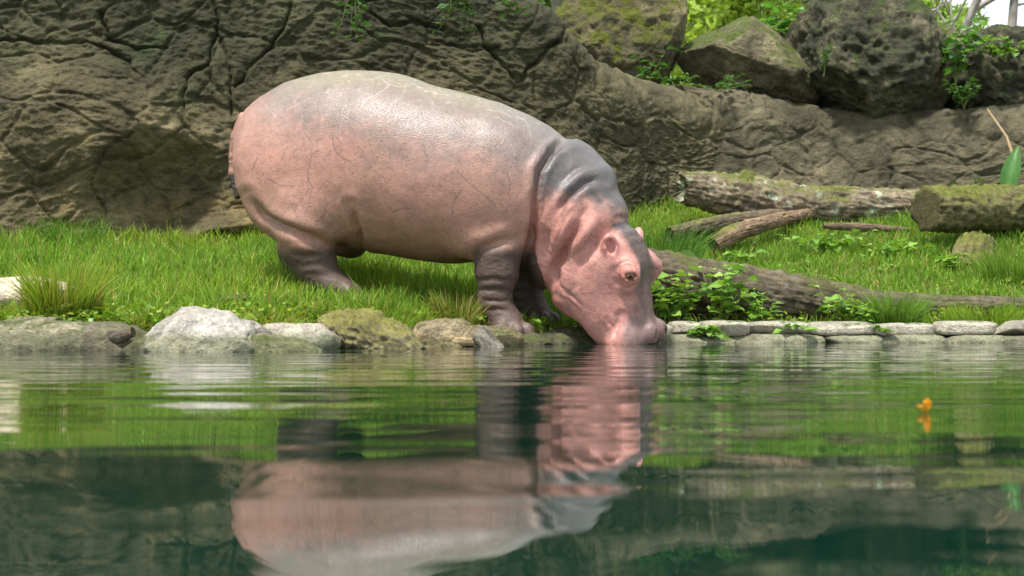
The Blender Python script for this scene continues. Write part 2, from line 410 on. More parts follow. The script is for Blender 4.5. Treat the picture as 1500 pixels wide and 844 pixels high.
# ------------------------------------------------------------------ low rock ledge on the right
nu, nv = 460, 210
C, ct = curve_pts([(0.7, 12.5), (1.1, 11.95), (2.0, 11.95), (3.0, 12.05), (4.2, 11.9), (5.5, 11.8), (7.5, 11.6)], nu)
ztop = np.interp(C[:, 0], [0.7, 1.2, 2.0, 2.6, 3.4, 3.8, 4.3, 7.5], [2.10, 2.07, 2.02, 1.98, 1.86, 1.86, 1.90, 1.9])
T = np.gradient(C, axis=0); T /= np.linalg.norm(T, axis=1, keepdims=True); NRM = np.stack([T[:, 1], -T[:, 0]], 1)
zb = 0.75; P3 = np.zeros((nu, nv, 3)); R = 0.30; fv = 0.55
for j, v in enumerate(np.linspace(0, 1, nv)):
    if v < fv:
        z = zb + (ztop - R - zb) * (v / fv); back = 0.22 * (v / fv)
    else:
        t = (v - fv) / (1 - fv); ang = min(1, t / 0.4) * math.pi / 2
        back = 0.22 + R * 1.1 * (1 - math.cos(ang)) + max(0, t - 0.4) / 0.6 * 3.0; z = ztop - R + R * math.sin(ang)
    P3[:, j, 0] = C[:, 0] - NRM[:, 0] * back; P3[:, j, 1] = C[:, 1] - NRM[:, 1] * back; P3[:, j, 2] = z
V = P3.reshape(-1, 3); F = grid_faces(nu, nv); UX = np.repeat(ct, nv)
Q = np.stack([UX, V[:, 2], V[:, 1] * 0.7], 1)
warp = np.stack([fbm(Q * 1.3, 3, 140), fbm(Q * 1.3 + 9, 3, 141), 0 * UX], 1); Qw = Q + 0.3 * warp
Qt = np.stack([Qw[:, 0] + 0.8 * Qw[:, 1], Qw[:, 1] - 0.35 * Qw[:, 0], Qw[:, 2]], 1)
disp = 0.11 * fbm(Q * 0.9, 3, 150) + 0.040 * ridged(Qt * np.array([1.6, 4.0, 1.5]), 4, 160, 0.55) + 0.03 * ridged(Qw * np.array([4, 5, 3]), 4, 165, 0.5) + 0.011 * ridged(Qw * np.array([11, 14, 9]), 3, 166, 0.5)
f1, f2 = worley(Qt * np.array([2.4, 3.4, 2.4]), 5); disp -= 0.02 * (1 - smooth(0, 0.1, f2 - f1))
hole = W(1030, 200, 11.9); disp -= 0.10 * np.exp(-((V[:, 0] - hole[0]) ** 2 + (V[:, 2] - hole[2]) ** 2) / 0.03 ** 2)
Nn = vnormals(V, F)
if np.mean(Nn[:, 1]) > 0: Nn = -Nn; F = F[:, ::-1]
V = V + Nn * disp[:, None]
colr = np.ones((len(V), 3)) * np.array([1.0, 0.98, 0.95]); pale = smooth(0.2, 0.7, fbm(Q * 2.6, 4, 195)); colr *= 1 + 0.45 * pale[:, None]
dk = smooth(0.1, 0.6, fbm(Q * 1.7 + 3, 4, 197)); colr *= 1 - 0.35 * dk[:, None]
colr *= 0.92 * np.array([1.03, 1.0, 0.9])
tag(link('rock_ledge', mesh_np('rock_ledge', V, F, colr), M_ledge), 'low grey rock ledge running behind the fallen logs and carrying boulders', 'rock ledge')

# ------------------------------------------------------------------ boulders and shore rocks
def ico(sub):
    bm = bmesh.new(); bmesh.ops.create_icosphere(bm, subdivisions=sub, radius=1.0)
    V = np.array([v.co[:] for v in bm.verts]); F = np.array([[v.index for v in f.verts] for f in bm.faces]); bm.free(); return V, F
ICO = {k: ico(k) for k in (4, 5, 6)}

def rock(name, loc, rad, mat, label=None, cat='rock', seed=0, sub=5, cuts=(), rnd_cuts=6, rot=0.0, tilt=0.0, rough=0.10, pits=0.0, fine=0.02, col=None, parent=None, group=None, rolly=0.0, cutsoft=0.0, box=0.0, crag=0.06):
    Vs, F = ICO[sub]; V = Vs.copy(); r = random.Random(seed)
    if box: V = V / (np.abs(V) ** box).sum(1, keepdims=True) ** (1 / box)
    pl = list(cuts)
    for _ in range(rnd_cuts):
        v = Vector((r.gauss(0, 1), r.gauss(0, 1), r.gauss(0, 0.7))).normalized(); pl.append((tuple(v), r.uniform(0.66, 0.92)))
    for nrm, off in pl:
        nv_ = np.array(nrm, float); nv_ /= np.linalg.norm(nv_)
        e = V @ nv_ - off; V = V - np.where(e > 0, e * 0.93, 0)[:, None] * nv_[None, :]
    N = V / np.linalg.norm(V, axis=1, keepdims=True)
    rad = np.array(rad, float); s = rad.mean()
    V = V * rad; P = V + seed * 3.1
    d = rough * s * fbm(P / s * 1.5, 4, seed + 1) + 0.5 * rough * s * ridged(P / s * 3.0, 4, seed + 2) * 0.6 + fine * s * ridged(P / s * 9, 3, seed + 3)
    if crag: d += crag * s * ridged(P / s * np.array([2.6, 2.6, 3.4]) + 0.5 * np.stack([fbm(P / s * 2, 2, 15), fbm(P / s * 2 + 3, 2, 16), 0 * P[:, 0]], 1), 5, seed + 40, 0.62)
    if pits:
        f1, f2 = worley(P / s * 5.0 + 0.4 * np.stack([fbm(P / s * 5, 2, 5), fbm(P / s * 5 + 3, 2, 6), 0 * P[:, 0]], 1), seed + 5)
        d -= pits * s * (1 - smooth(0.12, 0.42, f1)) * smooth(-0.15, 0.2, fbm(P / s * 2, 2, seed + 8))
        f1, f2 = worley(P / s * 13.0, seed + 6); d -= 0.4 * pits * s * (1 - smooth(0.1, 0.45, f1))
    V = V + N * d[:, None]
    M = Matrix.Rotation(rot, 3, 'Z') @ Matrix.Rotation(tilt, 3, 'Y') @ Matrix.Rotation(rolly, 3, 'X')
    V = V @ np.array(M).T
    cc = None
    if col is not None: cc = col(V + np.array(loc), P / s)
    elif True:
        cc = np.ones((len(V), 3))
    o = link(name, mesh_np(name, V, F, cc), mat, parent, loc)
    if label: tag(o, label, cat, group)
    return o

def at(px, py, Y): return tuple(W(px, py, Y))
rock('boulder', at(905, 58, 13.0), (0.74, 0.55, 0.50), M_mossb, 'squarish boulder thickly grown with yellow green moss beside the cliff top', 'boulder', 11, crag=0.1, sub=6, cuts=[((0, 0, 1), 0.8), ((1, 0, 0.2), 0.82), ((0, -1, 0.1), 0.8)], pits=0.05)
rock('boulder', at(1106, 92, 12.75), (0.66, 0.5, 0.40), M_bould, 'wedge shaped tan boulder with a pale streak and dark underside', 'boulder', 23, crag=0.07, sub=6, cuts=[((0.5, -0.45, 0.75), 0.55), ((-0.75, -0.3, 0.6), 0.62), ((-0.3, -0.5, -0.6), 0.6)], rnd_cuts=3, pits=0.04, tilt=0.25)
rock('boulder', at(1262, 84, 12.65), (0.66, 0.6, 0.56), M_bould2, 'largest dark craggy boulder with a pitted face and rounded crown', 'boulder', 35, crag=0.13, sub=6, cuts=[((0.1, -1, 0.2), 0.8), ((-0.6, -0.2, -0.6), 0.7)], rnd_cuts=3, pits=0.09, rough=0.13)
rock('boulder', at(1356, 108, 12.85), (0.33, 0.45, 0.44), M_bould, 'smaller slab sided boulder leaning on the largest craggy one', 'boulder', 41, crag=0.08, sub=6, cuts=[((0.35, -0.8, -0.4), 0.55), ((0.8, 0, 0.5), 0.7)], rnd_cuts=3, pits=0.05, tilt=0.3)
rock('boulder', at(1478, 112, 12.9), (0.62, 0.55, 0.46), M_bould2, 'broad dark mossy boulder with flat top beneath the bare tree', 'boulder', 57, crag=0.13, sub=6, cuts=[((0, 0, 1), 0.75), ((0, -1, 0), 0.8)], rnd_cuts=3, pits=0.09, rough=0.12)

def wetline(c_hi, c_lo, h=0.07):
    def f(V, P):
        t = smooth(h - 0.02, h + 0.02, V[:, 2] + 0.02 * fbm(P * 3, 3, 4))[:, None]
        return np.array(c_lo) * (1 - t) + np.array(c_hi) * t
    return f
wl_ = wetline((1, 1, 1), (0.55, 0.58, 0.45), 0.075)
o1 = rock('shore_rock', (-1.36, 6.32, 0.04), (0.275, 0.25, 0.162), M_pale, 'large pale grey domed rock at the waterline', 'rock', 71, crag=0.09, cuts=[((0.12, -0.25, 1), 0.70), ((-0.75, -0.35, 0.6), 0.70), ((0.55, -0.5, 0.75), 0.72), ((0, -1, 0.35), 0.72), ((0.9, -0.2, 0.3), 0.8)], rnd_cuts=6, fine=0.03, col=wl_, cutsoft=0.1)
rock('shore_rock', (-1.28, 6.34, -0.03), (0.46, 0.24, 0.10), M_bank, 'flat wet rock shelf under the pale domed rock', 'rock', 72, rnd_cuts=5, col=wetline((1, 1, 0.95), (0.6, 0.66, 0.5), 0.06))
rock('shore_rock', (-2.30, 6.55, 0.0), (0.62, 0.30, 0.135), M_bank, 'long low bank rock beneath the dry grass tuft', 'rock', 73, cuts=[((0, 0, 1), 0.8)], rnd_cuts=4, col=wetline((1, 1, 0.95), (0.6, 0.66, 0.55), 0.08))
rock('shore_rock', (-1.83, 6.5, 0.0), (0.24, 0.2, 0.115), M_bank, 'small dark cracked rock beside the pale domed rock', 'rock', 74, rnd_cuts=6, col=wetline((0.8, 0.8, 0.75), (0.5, 0.5, 0.45), 0.08))
rock('shore_rock', (-3.35, 6.45, 0.01), (0.6, 0.3, 0.13), M_bank, 'low grey bank rock beside the long bank rock', 'rock', 75, rnd_cuts=5, col=wl_)
rock('shore_rock', (-1.02, 6.66, 0.03), (0.21, 0.21, 0.10), M_pale, 'flat topped pale rock between domed rock and driftwood', 'rock', 76, cuts=[((0, 0, 1), 0.75)], rnd_cuts=5, col=wetline((0.85, 0.82, 0.75), (0.5, 0.55, 0.42), 0.07))
rock('shore_rock', (-0.34, 7.12, 0.02), (0.22, 0.2, 0.105), M_bank, 'brown angular rock beside the mossy driftwood', 'rock', 77, rnd_cuts=7, col=wetline((1.2, 1.05, 0.9), (0.75, 0.7, 0.5), 0.05))
rock('shore_rock', (-0.12, 7.24, 0.01), (0.17, 0.17, 0.095), M_bank, 'small tan faceted rock behind the splintered post', 'rock', 78, rnd_cuts=7, col=wetline((1.1, 1.0, 0.8), (0.75, 0.7, 0.5), 0.05))
rock('shore_rock', (-0.62, 7.06, 0.02), (0.2, 0.2, 0.09), M_bank, 'mossy tan rock behind the driftwood stump', 'rock', 79, rnd_cuts=6, col=wl_)
rock('shore_rock', (0.30, 7.72, -0.01), (0.40, 0.16, 0.085), M_bank, 'dark wet rock edge under the front feet of the hippo', 'rock', 80, rnd_cuts=5, col=wetline((0.5, 0.5, 0.45), (0.35, 0.36, 0.3), 0.05))
rock('shore_rock', (-2.42, 7.0, 0.24), (0.30, 0.24, 0.10), M_pale, 'smooth cream rock lying in grass behind the dry tuft', 'rock', 81, rnd_cuts=2, fine=0.01, rough=0.05, crag=0.01, col=lambda V, P: np.ones((len(V), 3)) * np.array([1.25, 1.15, 0.98]))
rock('soil_clod', (-1.40, 7.15, 0.225), (0.10, 0.07, 0.03), M_bank, 'small brown soil clod in the grass above the domed rock', 'clod', 82, sub=4, col=lambda V, P: np.ones((len(V), 3)) * np.array([0.6, 0.5, 0.45]))

for k, (x, y, rx, ry, rz_, sd) in enumerate(((0.07, 7.40, .14, .12, .06, 83), (0.56, 7.80, .20, .12, .085, 84), (0.24, 7.58, .12, .10, .06, 85))):
    rock('shore_rock', (x, y, -0.005), (rx, ry, rz_), M_bank, ('dark wet stone in front of the near front foot', 'dark wet stone beneath the jaw of the hippo', 'dark wet stone between the front feet and the jaw')[k], 'rock', sd, rnd_cuts=5, crag=0.06, col=wetline((0.6, 0.6, 0.5), (0.35, 0.36, 0.3), 0.05))
# kerb of mortared stones along the right shore
kerb = empty('stone_kerb', (1.0, 7.9, 0)); tag(kerb, 'pale mortared stone kerb edging the pond below the leafy plants', 'kerb')
x = 0.62; k = 0; r = random.Random(4)
while x < 4.2:
    w = r.choice([0.16, 0.26, 0.34, 0.4, 0.46]) * (1 if x < 2.0 else 1.3); h = r.uniform(0.032, 0.042)
    yy = float(shore(x + w / 2)) - 0.06 + r.uniform(-0.025, 0.02)
    cv = r.uniform(0.85, 1.1)
    rock('stone', (x + w / 2 - 1.0, yy - 7.9, 0.072 + r.uniform(-0.012, 0.010)), (w / 2 * 1.05, 0.12, h * 1.05), M_kerb, None, None, 200 + k, 4, rnd_cuts=2, rough=0.05, fine=0.02, crag=0.03, box=5.0, cuts=[((0, -0.7, 0.7), 1.15)], parent=kerb,
         col=lambda V, P, cv=cv: np.ones((len(V), 3)) * cv)
    x += w; k += 1
x = 0.58
while x < 4.2:
    w = r.choice([0.22, 0.34, 0.42, 0.5]); yy = float(shore(x + w / 2)) - 0.10 + r.uniform(-0.012, 0.012)
    rock('stone', (x + w / 2 - 1.0, yy - 7.9, -0.005), (w / 2 * 1.04, 0.12, 0.046), M_kerb, None, None, 300 + k, 4, rnd_cuts=2, rough=0.06, fine=0.03, crag=0.05, box=4.0, parent=kerb,
         col=lambda V, P: np.ones((len(V), 3)) * np.array([0.62, 0.66, 0.56]))
    x += w * 0.98; k += 1

# ------------------------------------------------------------------ hippopotamus
YAW = math.radians(12.0); HC, HS = math.cos(YAW), math.sin(YAW)
PIV = np.array([0.1116, 7.75, 0.0])
def S(px, py, y=0.0):
    """photo pixel -> hippo-local x,z on the plane local-y = y"""
    t = (px - 750.0) / FPX
    xp, yp = PIV[0] + HS * y, PIV[1] + HC * y
    x = (t * yp - xp) / (HC + t * HS); Y = yp - x * HS
    return x, CAM_H + (HOR - py) * Y / FPX
def S3(px, py, y): x, z = S(px, py, y); return np.array([x, y, z])
def to_local(Wp): X, Y = Wp[0] - PIV[0], Wp[1] - PIV[1]; return np.array([HC * X - HS * Y, HS * X + HC * Y, Wp[2]])
def dir_local(d): return np.array([HC * d[0] - HS * d[1], HS * d[0] + HC * d[1], d[2]])

VX = 0.0104
LO = np.array([-1.80, -0.72, -0.10]); HI = np.array([0.92, 0.72, 1.60])
NXYZ = np.ceil((HI - LO) / VX).astype(int)
AX = [(LO[k] + VX * np.arange(NXYZ[k])).astype(np.float32) for k in range(3)]
FLD = np.full(NXYZ, 0.5, dtype=np.float32)

def sub_grid(lo, hi):
    sl = []
    for k in range(3):
        a = int(max(0, math.floor((lo[k] - LO[k]) / VX))); b = int(min(NXYZ[k], math.ceil((hi[k] - LO[k]) / VX) + 1)); sl.append(slice(a, max(a, b)))
    return tuple(sl), AX[0][sl[0]][:, None, None], AX[1][sl[1]][None, :, None], AX[2][sl[2]][None, None, :]
def comb(sl, d, k, op):
    a = FLD[sl]
    if op == 'u':
        h = np.maximum(k - np.abs(a - d), 0) / k; FLD[sl] = np.minimum(a, d) - h * h * k * 0.25
    else:
        d = -d; h = np.maximum(k - np.abs(a - d), 0) / k; FLD[sl] = np.maximum(a, d) + h * h * k * 0.25
I3 = np.eye(3)
def ell(c, r, B=I3, k=0.05, op='u'):
    """ellipsoid, rows of B are its axes in local space"""
    c = np.array(c, float); r = np.array(r, float); B = np.array(B, float)
    ext = np.sqrt(((B.T * r) ** 2).sum(1)) + k + 0.03
    sl, X, Y, Z = sub_grid(c - ext, c + ext)
    q = [(X - c[0]) * B[i, 0] + (Y - c[1]) * B[i, 1] + (Z - c[2]) * B[i, 2] for i in range(3)]
    k0 = np.sqrt(sum((q[i] / r[i]) ** 2 for i in range(3))); k1 = np.sqrt(sum((q[i] / r[i] ** 2) ** 2 for i in range(3))) + 1e-6
    comb(sl, (k0 * (k0 - 1) / k1).astype(np.float32), k, op)
def cone(a, b, ra, rb, k=0.05, sq=1.0, op='u'):
    """tapered capsule; sq squashes local y"""
    a = np.array(a, float); b = np.array(b, float); m = max(ra, rb) + k + 0.03
    sl, X, Y, Z = sub_grid(np.minimum(a, b) - m, np.maximum(a, b) + m)
    d = b - a; L2 = d @ d
    t = np.clip(((X - a[0]) * d[0] + (Y - a[1]) * d[1] + (Z - a[2]) * d[2]) / L2, 0, 1)
    D = np.sqrt((X - a[0] - t * d[0]) ** 2 + ((Y - a[1] - t * d[1]) / sq) ** 2 + (Z - a[2] - t * d[2]) ** 2) - (ra + (rb - ra) * t)
    comb(sl, D.astype(np.float32), k, op)

# trunk: lofted along the body, top and bottom outline per station
ST = [(350, 212, 245, .06), (354, 190, 266, .13), (361, 174, 282, .20), (372, 160, 300, .275), (394, 144, 321, .365), (434, 122, 342, .44), (480, 110, 354, .50),
      (520, 106, 364, .53), (565, 107, 373, .555), (600, 113, 380, .565), (650, 130, 386, .56), (700, 142, 384, .535), (740, 153, 376, .50), (780, 170, 368, .455), (810, 188, 352, .40), (838, 222, 325, .31), (855, 255, 300, .18)]
sx, st_, sb, sw = [], [], [], []
for px, t_, b_, w_ in ST:
    x, z1 = S(px, t_); _, z0 = S(px, b_); sx.append(x); st_.append(z1); sb.append(z0); sw.append(w_)
xs = AX[0].astype(float)
def spl(y):
    f = np.interp(np.linspace(sx[0], sx[-1], 400), sx, y); ker = np.hanning(17); ker /= ker.sum()
    g = np.convolve(np.pad(f, 8, mode='reflect', reflect_type='odd'), ker, 'valid')
    return np.interp(xs, np.linspace(sx[0], sx[-1], 400), g)
tz, bz, hw = spl(st_), spl(sb), spl(sw)
zc = (tz + bz) / 2; hh = (tz - bz) / 2
inx = (xs >= sx[0]) & (xs <= sx[-1])
for i0 in range(0, len(xs), 40):
    i1 = min(len(xs), i0 + 40)
    q = (np.abs(AX[1][None, :, None] / hw[i0:i1, None, None]) ** 2.25 + np.abs((AX[2][None, None, :] - zc[i0:i1, None, None]) / hh[i0:i1, None, None]) ** 2.25) ** (1 / 2.25)
    d = (q - 1) * np.minimum(hh, hw)[i0:i1, None, None]
    d = np.where(inx[i0:i1, None, None], d, 0.3 + np.minimum(np.abs(xs - sx[0]), np.abs(xs - sx[-1]))[i0:i1, None, None])
    FLD[i0:i1] = np.minimum(FLD[i0:i1], d.astype(np.float32))

def rotxz(a):  # ellipsoid axes rotated in the side plane
    return np.array([[math.cos(a), 0, math.sin(a)], [0, 1, 0], [-math.sin(a), 0, math.cos(a)]])
for sd in (-1, 1):
    # haunch and thigh
    ell(S3(446, 262, 0) * [1, 0, 1] + [0, sd * 0.30, 0], (0.27, 0.165, 0.38), rotxz(0.25), k=0.12)
    ell(S3(490, 315, 0) * [1, 0, 1] + [0, sd * 0.345, 0], (0.19, 0.15, 0.22), rotxz(-0.5), k=0.09)
    # shoulder
    ell(S3(735, 285, 0) * [1, 0, 1] + [0, sd * 0.30, 0], (0.24, 0.155, 0.34), rotxz(-0.15), k=0.12)
    ell(S3(722, 350, 0) * [1, 0, 1] + [0, sd * 0.28, 0], (0.15, 0.13, 0.11), k=0.08)
# belly roll and brisket
ell(S3(765, 365, 0), (0.14, 0.22, 0.12), k=0.08)

def toes(c, heading, r, spread, n_=3, yoff=0.0, down=0.35):
    for i in range(n_):
        a = heading + (i - (n_ - 1) / 2) * spread
        p = np.array(c) + np.array([math.cos(a), math.sin(a), 0]) * r; p[2] -= r * down
        ell(p, (0.050, 0.038, 0.052), np.array([[math.cos(a), math.sin(a), 0], [-math.sin(a), math.cos(a), 0], [0, 0, 1]]), k=0.012)

# near hind leg (stretched forward), far hind leg (set back, behind it)
def hind(y, dx):
    p = [S3(452, 325, y), S3(450, 362, y), S3(463, 392, y), S3(480, 414, y), S3(500, 424, y)]
    p = [q + np.array([dx * i / 4, 0, 0]) for i, q in enumerate(p)]
    cone(p[0], p[1], 0.145, 0.128, 0.05); cone(p[1], p[2], 0.126, 0.102, 0.05); cone(p[2], p[3], 0.100, 0.084, 0.05)
    ell(p[3] + [0.05, 0, -0.02], (0.125, 0.088, 0.066), rotxz(-0.30), k=0.05)
    toes(p[3] + np.array([0.07, 0, -0.03]), 0.0, 0.075, 0.75, 3)
hind(-0.30, 0.0); hind(0.28, -0.16)
def fore(y, c0, c1, c2, c3):
    p0, p1, p2, p3 = (S3(*q, y) for q in (c0, c1, c2, c3))
    cone(p0, p1, 0.128, 0.103, 0.05); cone(p1, p2, 0.101, 0.078, 0.05); cone(p2, p3, 0.078, 0.090, 0.05)
    ell(p3 + [0.025, -0.01, -0.035], (0.085, 0.085, 0.060), k=0.05)
    toes(p3 + np.array([0.02, 0.0, -0.05]), -0.55, 0.100, 0.72, 4, down=0.1)
fore(-0.30, (732, 352), (728, 398), (724, 442), (738, 470))
fore(0.26, (772, 352), (776, 395), (772, 428), (780, 455))

# neck in two thick rolls bending towards the camera
OW = W(935, 395, 7.47); OH = to_local(OW)
lv = np.array([-.47, -.87, -.14]); lv /= np.linalg.norm(lv)
hv = np.array([.14, .08, -.98]); hv -= lv * (hv @ lv); hv /= np.linalg.norm(hv); uv = np.cross(lv, hv)
HB = np.stack([dir_local(hv), dir_local(uv), dir_local(lv)])      # rows: forward, dorsal, lateral(near side)
def HP(h, u, l): return OH + h * HB[0] + u * HB[1] + l * HB[2]
def hell(c, r, k=0.05, op='u', B=None): ell(HP(*c), r, HB if B is None else B @ HB, k, op)
def r2(i, j, a):
    B = np.eye(3); B[i, i] = B[j, j] = math.cos(a); B[i, j] = math.sin(a); B[j, i] = -math.sin(a); return B
nb = rotxz(-0.62)
ell(S3(812, 288, -0.02), (0.25, 0.335, 0.335), nb, k=0.05)
ell(S3(842, 312, -0.06), (0.165, 0.31, 0.305), nb, k=0.07)
ell(S3(864, 340, -0.09), (0.14, 0.275, 0.238), rotxz(-0.85), k=0.09)
ell(S3(806, 372, -0.05), (0.11, 0.235, 0.185), rotxz(-0.15), k=0.05)          # throat roll
# head
hell((-0.05, -0.17, 0), (0.20, 0.21, 0.225), 0.06)
hell((0.02, -0.26, 0), (0.22, 0.22, 0.21), 0.06)
for s in (-1, 1):
    hell((0.03, -0.315, s * 0.125), (0.185, 0.145, 0.115), 0.05)                # jaw corner
    hell((0.14, -0.20, s * 0.13), (0.20, 0.12, 0.085), 0.06)
hell((-0.06, -0.055, 0), (0.17, 0.085, 0.150), 0.05)
cone(HP(0.0, -0.10, 0), HP(0.30, -0.085, 0), 0.135, 0.120, 0.06)
hell((0.15, -0.08, 0), (0.20, 0.105, 0.145), 0.05)
hell((0.335, -0.075, 0), (0.115, 0.120, 0.188), 0.05)                          # muzzle
hell((0.37, -0.08, 0.115), (0.075, 0.105, 0.085), 0.04); hell((0.37, -0.08, -0.115), (0.075, 0.105, 0.085), 0.04)
hell((0.26, -0.205, 0), (0.185, 0.095, 0.155), 0.045, B=r2(0, 1, 0.25))        # lower jaw
hell((0.33, -0.185, 0), (0.10, 0.085, 0.150), 0.03)
for s in (-1, 1):
    hell((0.335, 0.048, s * 0.064), (0.058, 0.042, 0.044), 0.03)             # nostril mound
    hell((0.345, 0.088, s * 0.066), (0.026, 0.020, 0.010), 0.010, 's', r2(0, 2, s * 0.35))
    hell((-0.005, 0.005, s * 0.135), (0.075, 0.060, 0.058), 0.04)             # brow mound
    hell((0.05, -0.02, s * 0.14), (0.06, 0.04, 0.04), 0.03)
    EA = HB[2] * s * 0.86 + HB[1] * 0.42 + HB[0] * 0.12; EA /= np.linalg.norm(EA)   # eye axis
    EC = HP(0.012, 0.018, s * 0.158)
    e1 = np.cross(EA, HB[0]); e1 /= np.linalg.norm(e1); e2 = np.cross(EA, e1)
    EB = np.stack([EA, e1, e2])
    ell(EC + EA * 0.008, (0.044, 0.050, 0.046), EB, k=0.02)
    ell(EC + EA * 0.036, (0.027, 0.027, 0.021), EB, k=0.010, op='s')
    ell(EC + EA * 0.030 - HB[0] * 0.026, (0.020, 0.034, 0.014), EB, k=0.012)     # upper lid
    # ear: cupped shell standing off the back of the head
    ax = -0.93 * HB[0] + 0.12 * HB[1] + s * 0.30 * HB[2]; ax /= np.linalg.norm(ax)
    nr = HB[2] * s * 0.75 + HB[1] * 0.55; nr -= ax * (nr @ ax); nr /= np.linalg.norm(nr); wd = np.cross(ax, nr)
    RB = np.stack([ax, wd, nr]); c = HP(-0.150, -0.060, s * 0.180)
    cone(HP(-0.08, -0.07, s * 0.15), c, 0.05, 0.03, 0.03)
    ell(c, (0.066, 0.044, 0.030), RB, k=0.02)
    ell(c + nr * 0.022 + ax * 0.006, (0.044, 0.024, 0.026), RB, k=0.010, op='s')
# tail: flattened wrinkled whip hugging the rump, dark brush below
tp = [S3(357, 172, -0.05), S3(347, 200, -0.07), S3(343, 230, -0.08), S3(342, 256, -0.09), S3(349, 288, -0.09)]
for a_, b_, ra, rb in zip(tp[:-1], tp[1:], (.028, .028, .025, .030), (.028, .025, .027, .022)): cone(a_, b_, ra, rb, 0.012, 1.4)

def surface_nets(Fd):
    s = Fd < 0; nx_, ny_, nz_ = Fd.shape
    c = np.zeros((nx_ - 1, ny_ - 1, nz_ - 1), np.int8)
    for a in (0, 1):
        for b in (0, 1):
            for d in (0, 1): c += s[a:nx_ - 1 + a, b:ny_ - 1 + b, d:nz_ - 1 + d]
    act = (c > 0) & (c < 8); idx = np.full(act.shape, -1, np.int64); ijk = np.argwhere(act); idx[act] = np.arange(len(ijk))
    acc = np.zeros((len(ijk), 3)); cnt = np.zeros(len(ijk)); I, J, K = ijk.T
    cor = [(a, b, d) for a in (0, 1) for b in (0, 1) for d in (0, 1)]
    val = {q: Fd[I + q[0], J + q[1], K + q[2]].astype(float) for q in cor}
    for q in cor:
        for ax_ in range(3):
            if q[ax_] == 0:
                q2 = list(q); q2[ax_] = 1; q2 = tuple(q2); v0, v1 = val[q], val[q2]; m_ = (v0 < 0) != (v1 < 0)
                t = np.where(m_, v0 / np.where(m_, v0 - v1, 1), 0); p_ = np.tile(np.array(q, float), (len(ijk), 1)); p_[:, ax_] = t
                acc += p_ * m_[:, None]; cnt += m_
    Vv = (ijk + acc / cnt[:, None]) * VX + LO
    Fs = []
    for ax_ in range(3):
        o1, o2 = [(1, 2), (2, 0), (0, 1)][ax_]
        sl0 = [slice(None)] * 3; sl1 = [slice(None)] * 3; sl0[ax_] = slice(0, -1); sl1[ax_] = slice(1, None)
        chg = s[tuple(sl0)] != s[tuple(sl1)]; e = np.argwhere(chg)
        e = e[(e[:, o1] > 0) & (e[:, o2] > 0) & (e[:, o1] < Fd.shape[o1] - 1) & (e[:, o2] < Fd.shape[o2] - 1)]
        ins = s[e[:, 0], e[:, 1], e[:, 2]]
        def cid(d1, d2): q = e.copy(); q[:, o1] -= d1; q[:, o2] -= d2; return idx[q[:, 0], q[:, 1], q[:, 2]]
        f = np.stack([cid(1, 1), cid(0, 1), cid(0, 0), cid(1, 0)], 1)
        f[~ins] = f[~ins][:, ::-1]; Fs.append(f)
    return Vv, np.concatenate(Fs)
HV, HF = surface_nets(FLD); del FLD
# keep the largest shell, relax
E = np.concatenate([HF[:, [0, 1]], HF[:, [1, 2]], HF[:, [2, 3]], HF[:, [3, 0]]])
deg = np.bincount(E[:, 0], minlength=len(HV)) + np.bincount(E[:, 1], minlength=len(HV))
def relax(V, w):
    A = np.stack([np.bincount(E[:, 0], weights=V[E[:, 1], c], minlength=len(V)) + np.bincount(E[:, 1], weights=V[E[:, 0], c], minlength=len(V)) for c in range(3)], 1)
    return V + w * (A / np.maximum(deg, 1)[:, None] - V)
for _ in range(3): HV = relax(HV, 0.5); HV = relax(HV, -0.45)
HV = relax(HV, 0.4)
tmp = link('tmp_body', mesh_np('tmp_body', HV, HF)); md = tmp.modifiers.new('s', 'SUBSURF'); md.levels = 1; md.render_levels = 1
dg = bpy.context.evaluated_depsgraph_get(); ev = tmp.evaluated_get(dg).to_mesh()
V = np.zeros(len(ev.vertices) * 3); ev.vertices.foreach_get('co', V); V = V.reshape(-1, 3)
F = np.zeros(len(ev.loops), np.int32); ev.loops.foreach_get('vertex_index', F); F = F.reshape(-1, 4)
bpy.data.objects.remove(tmp)
N = vnormals(V, F)

# near-side picture coordinates of every vertex (far side mirrored), used to place folds and pigment on the skin
dO = V - OH; hc = np.stack([dO @ HB[0], dO @ HB[1], dO @ HB[2]], 1)
headw = smooth(-0.34, -0.18, hc[:, 0]) * smooth(-0.5, -0.40, hc[:, 1]) * (V[:, 0] > S(800, 400)[0])
Vm = V.copy(); Vm[:, 1] = -np.abs(V[:, 1])
hm = hc.copy(); hm[:, 2] = np.abs(hm[:, 2]); Vh = OH + hm @ HB
ishead = (headw > 0.5); Vm = np.where(ishead[:, None], Vh, Vm)
WX = PIV[0] + HC * Vm[:, 0] + HS * Vm[:, 1]; WY = PIV[1] - HS * Vm[:, 0] + HC * Vm[:, 1]
PX = 750 + FPX * WX / WY; PY = HOR - FPX * (V[:, 2] * 0 + Vm[:, 2] - CAM_H) / WY
legmask = smooth(395, 355, PY)   # 1 on the trunk, 0 on legs
disp = np.zeros(len(V))
jx = 2.0 * fbm(V * 14, 2, 301); jy = 2.0 * fbm(V * 14 + 7, 2, 302)
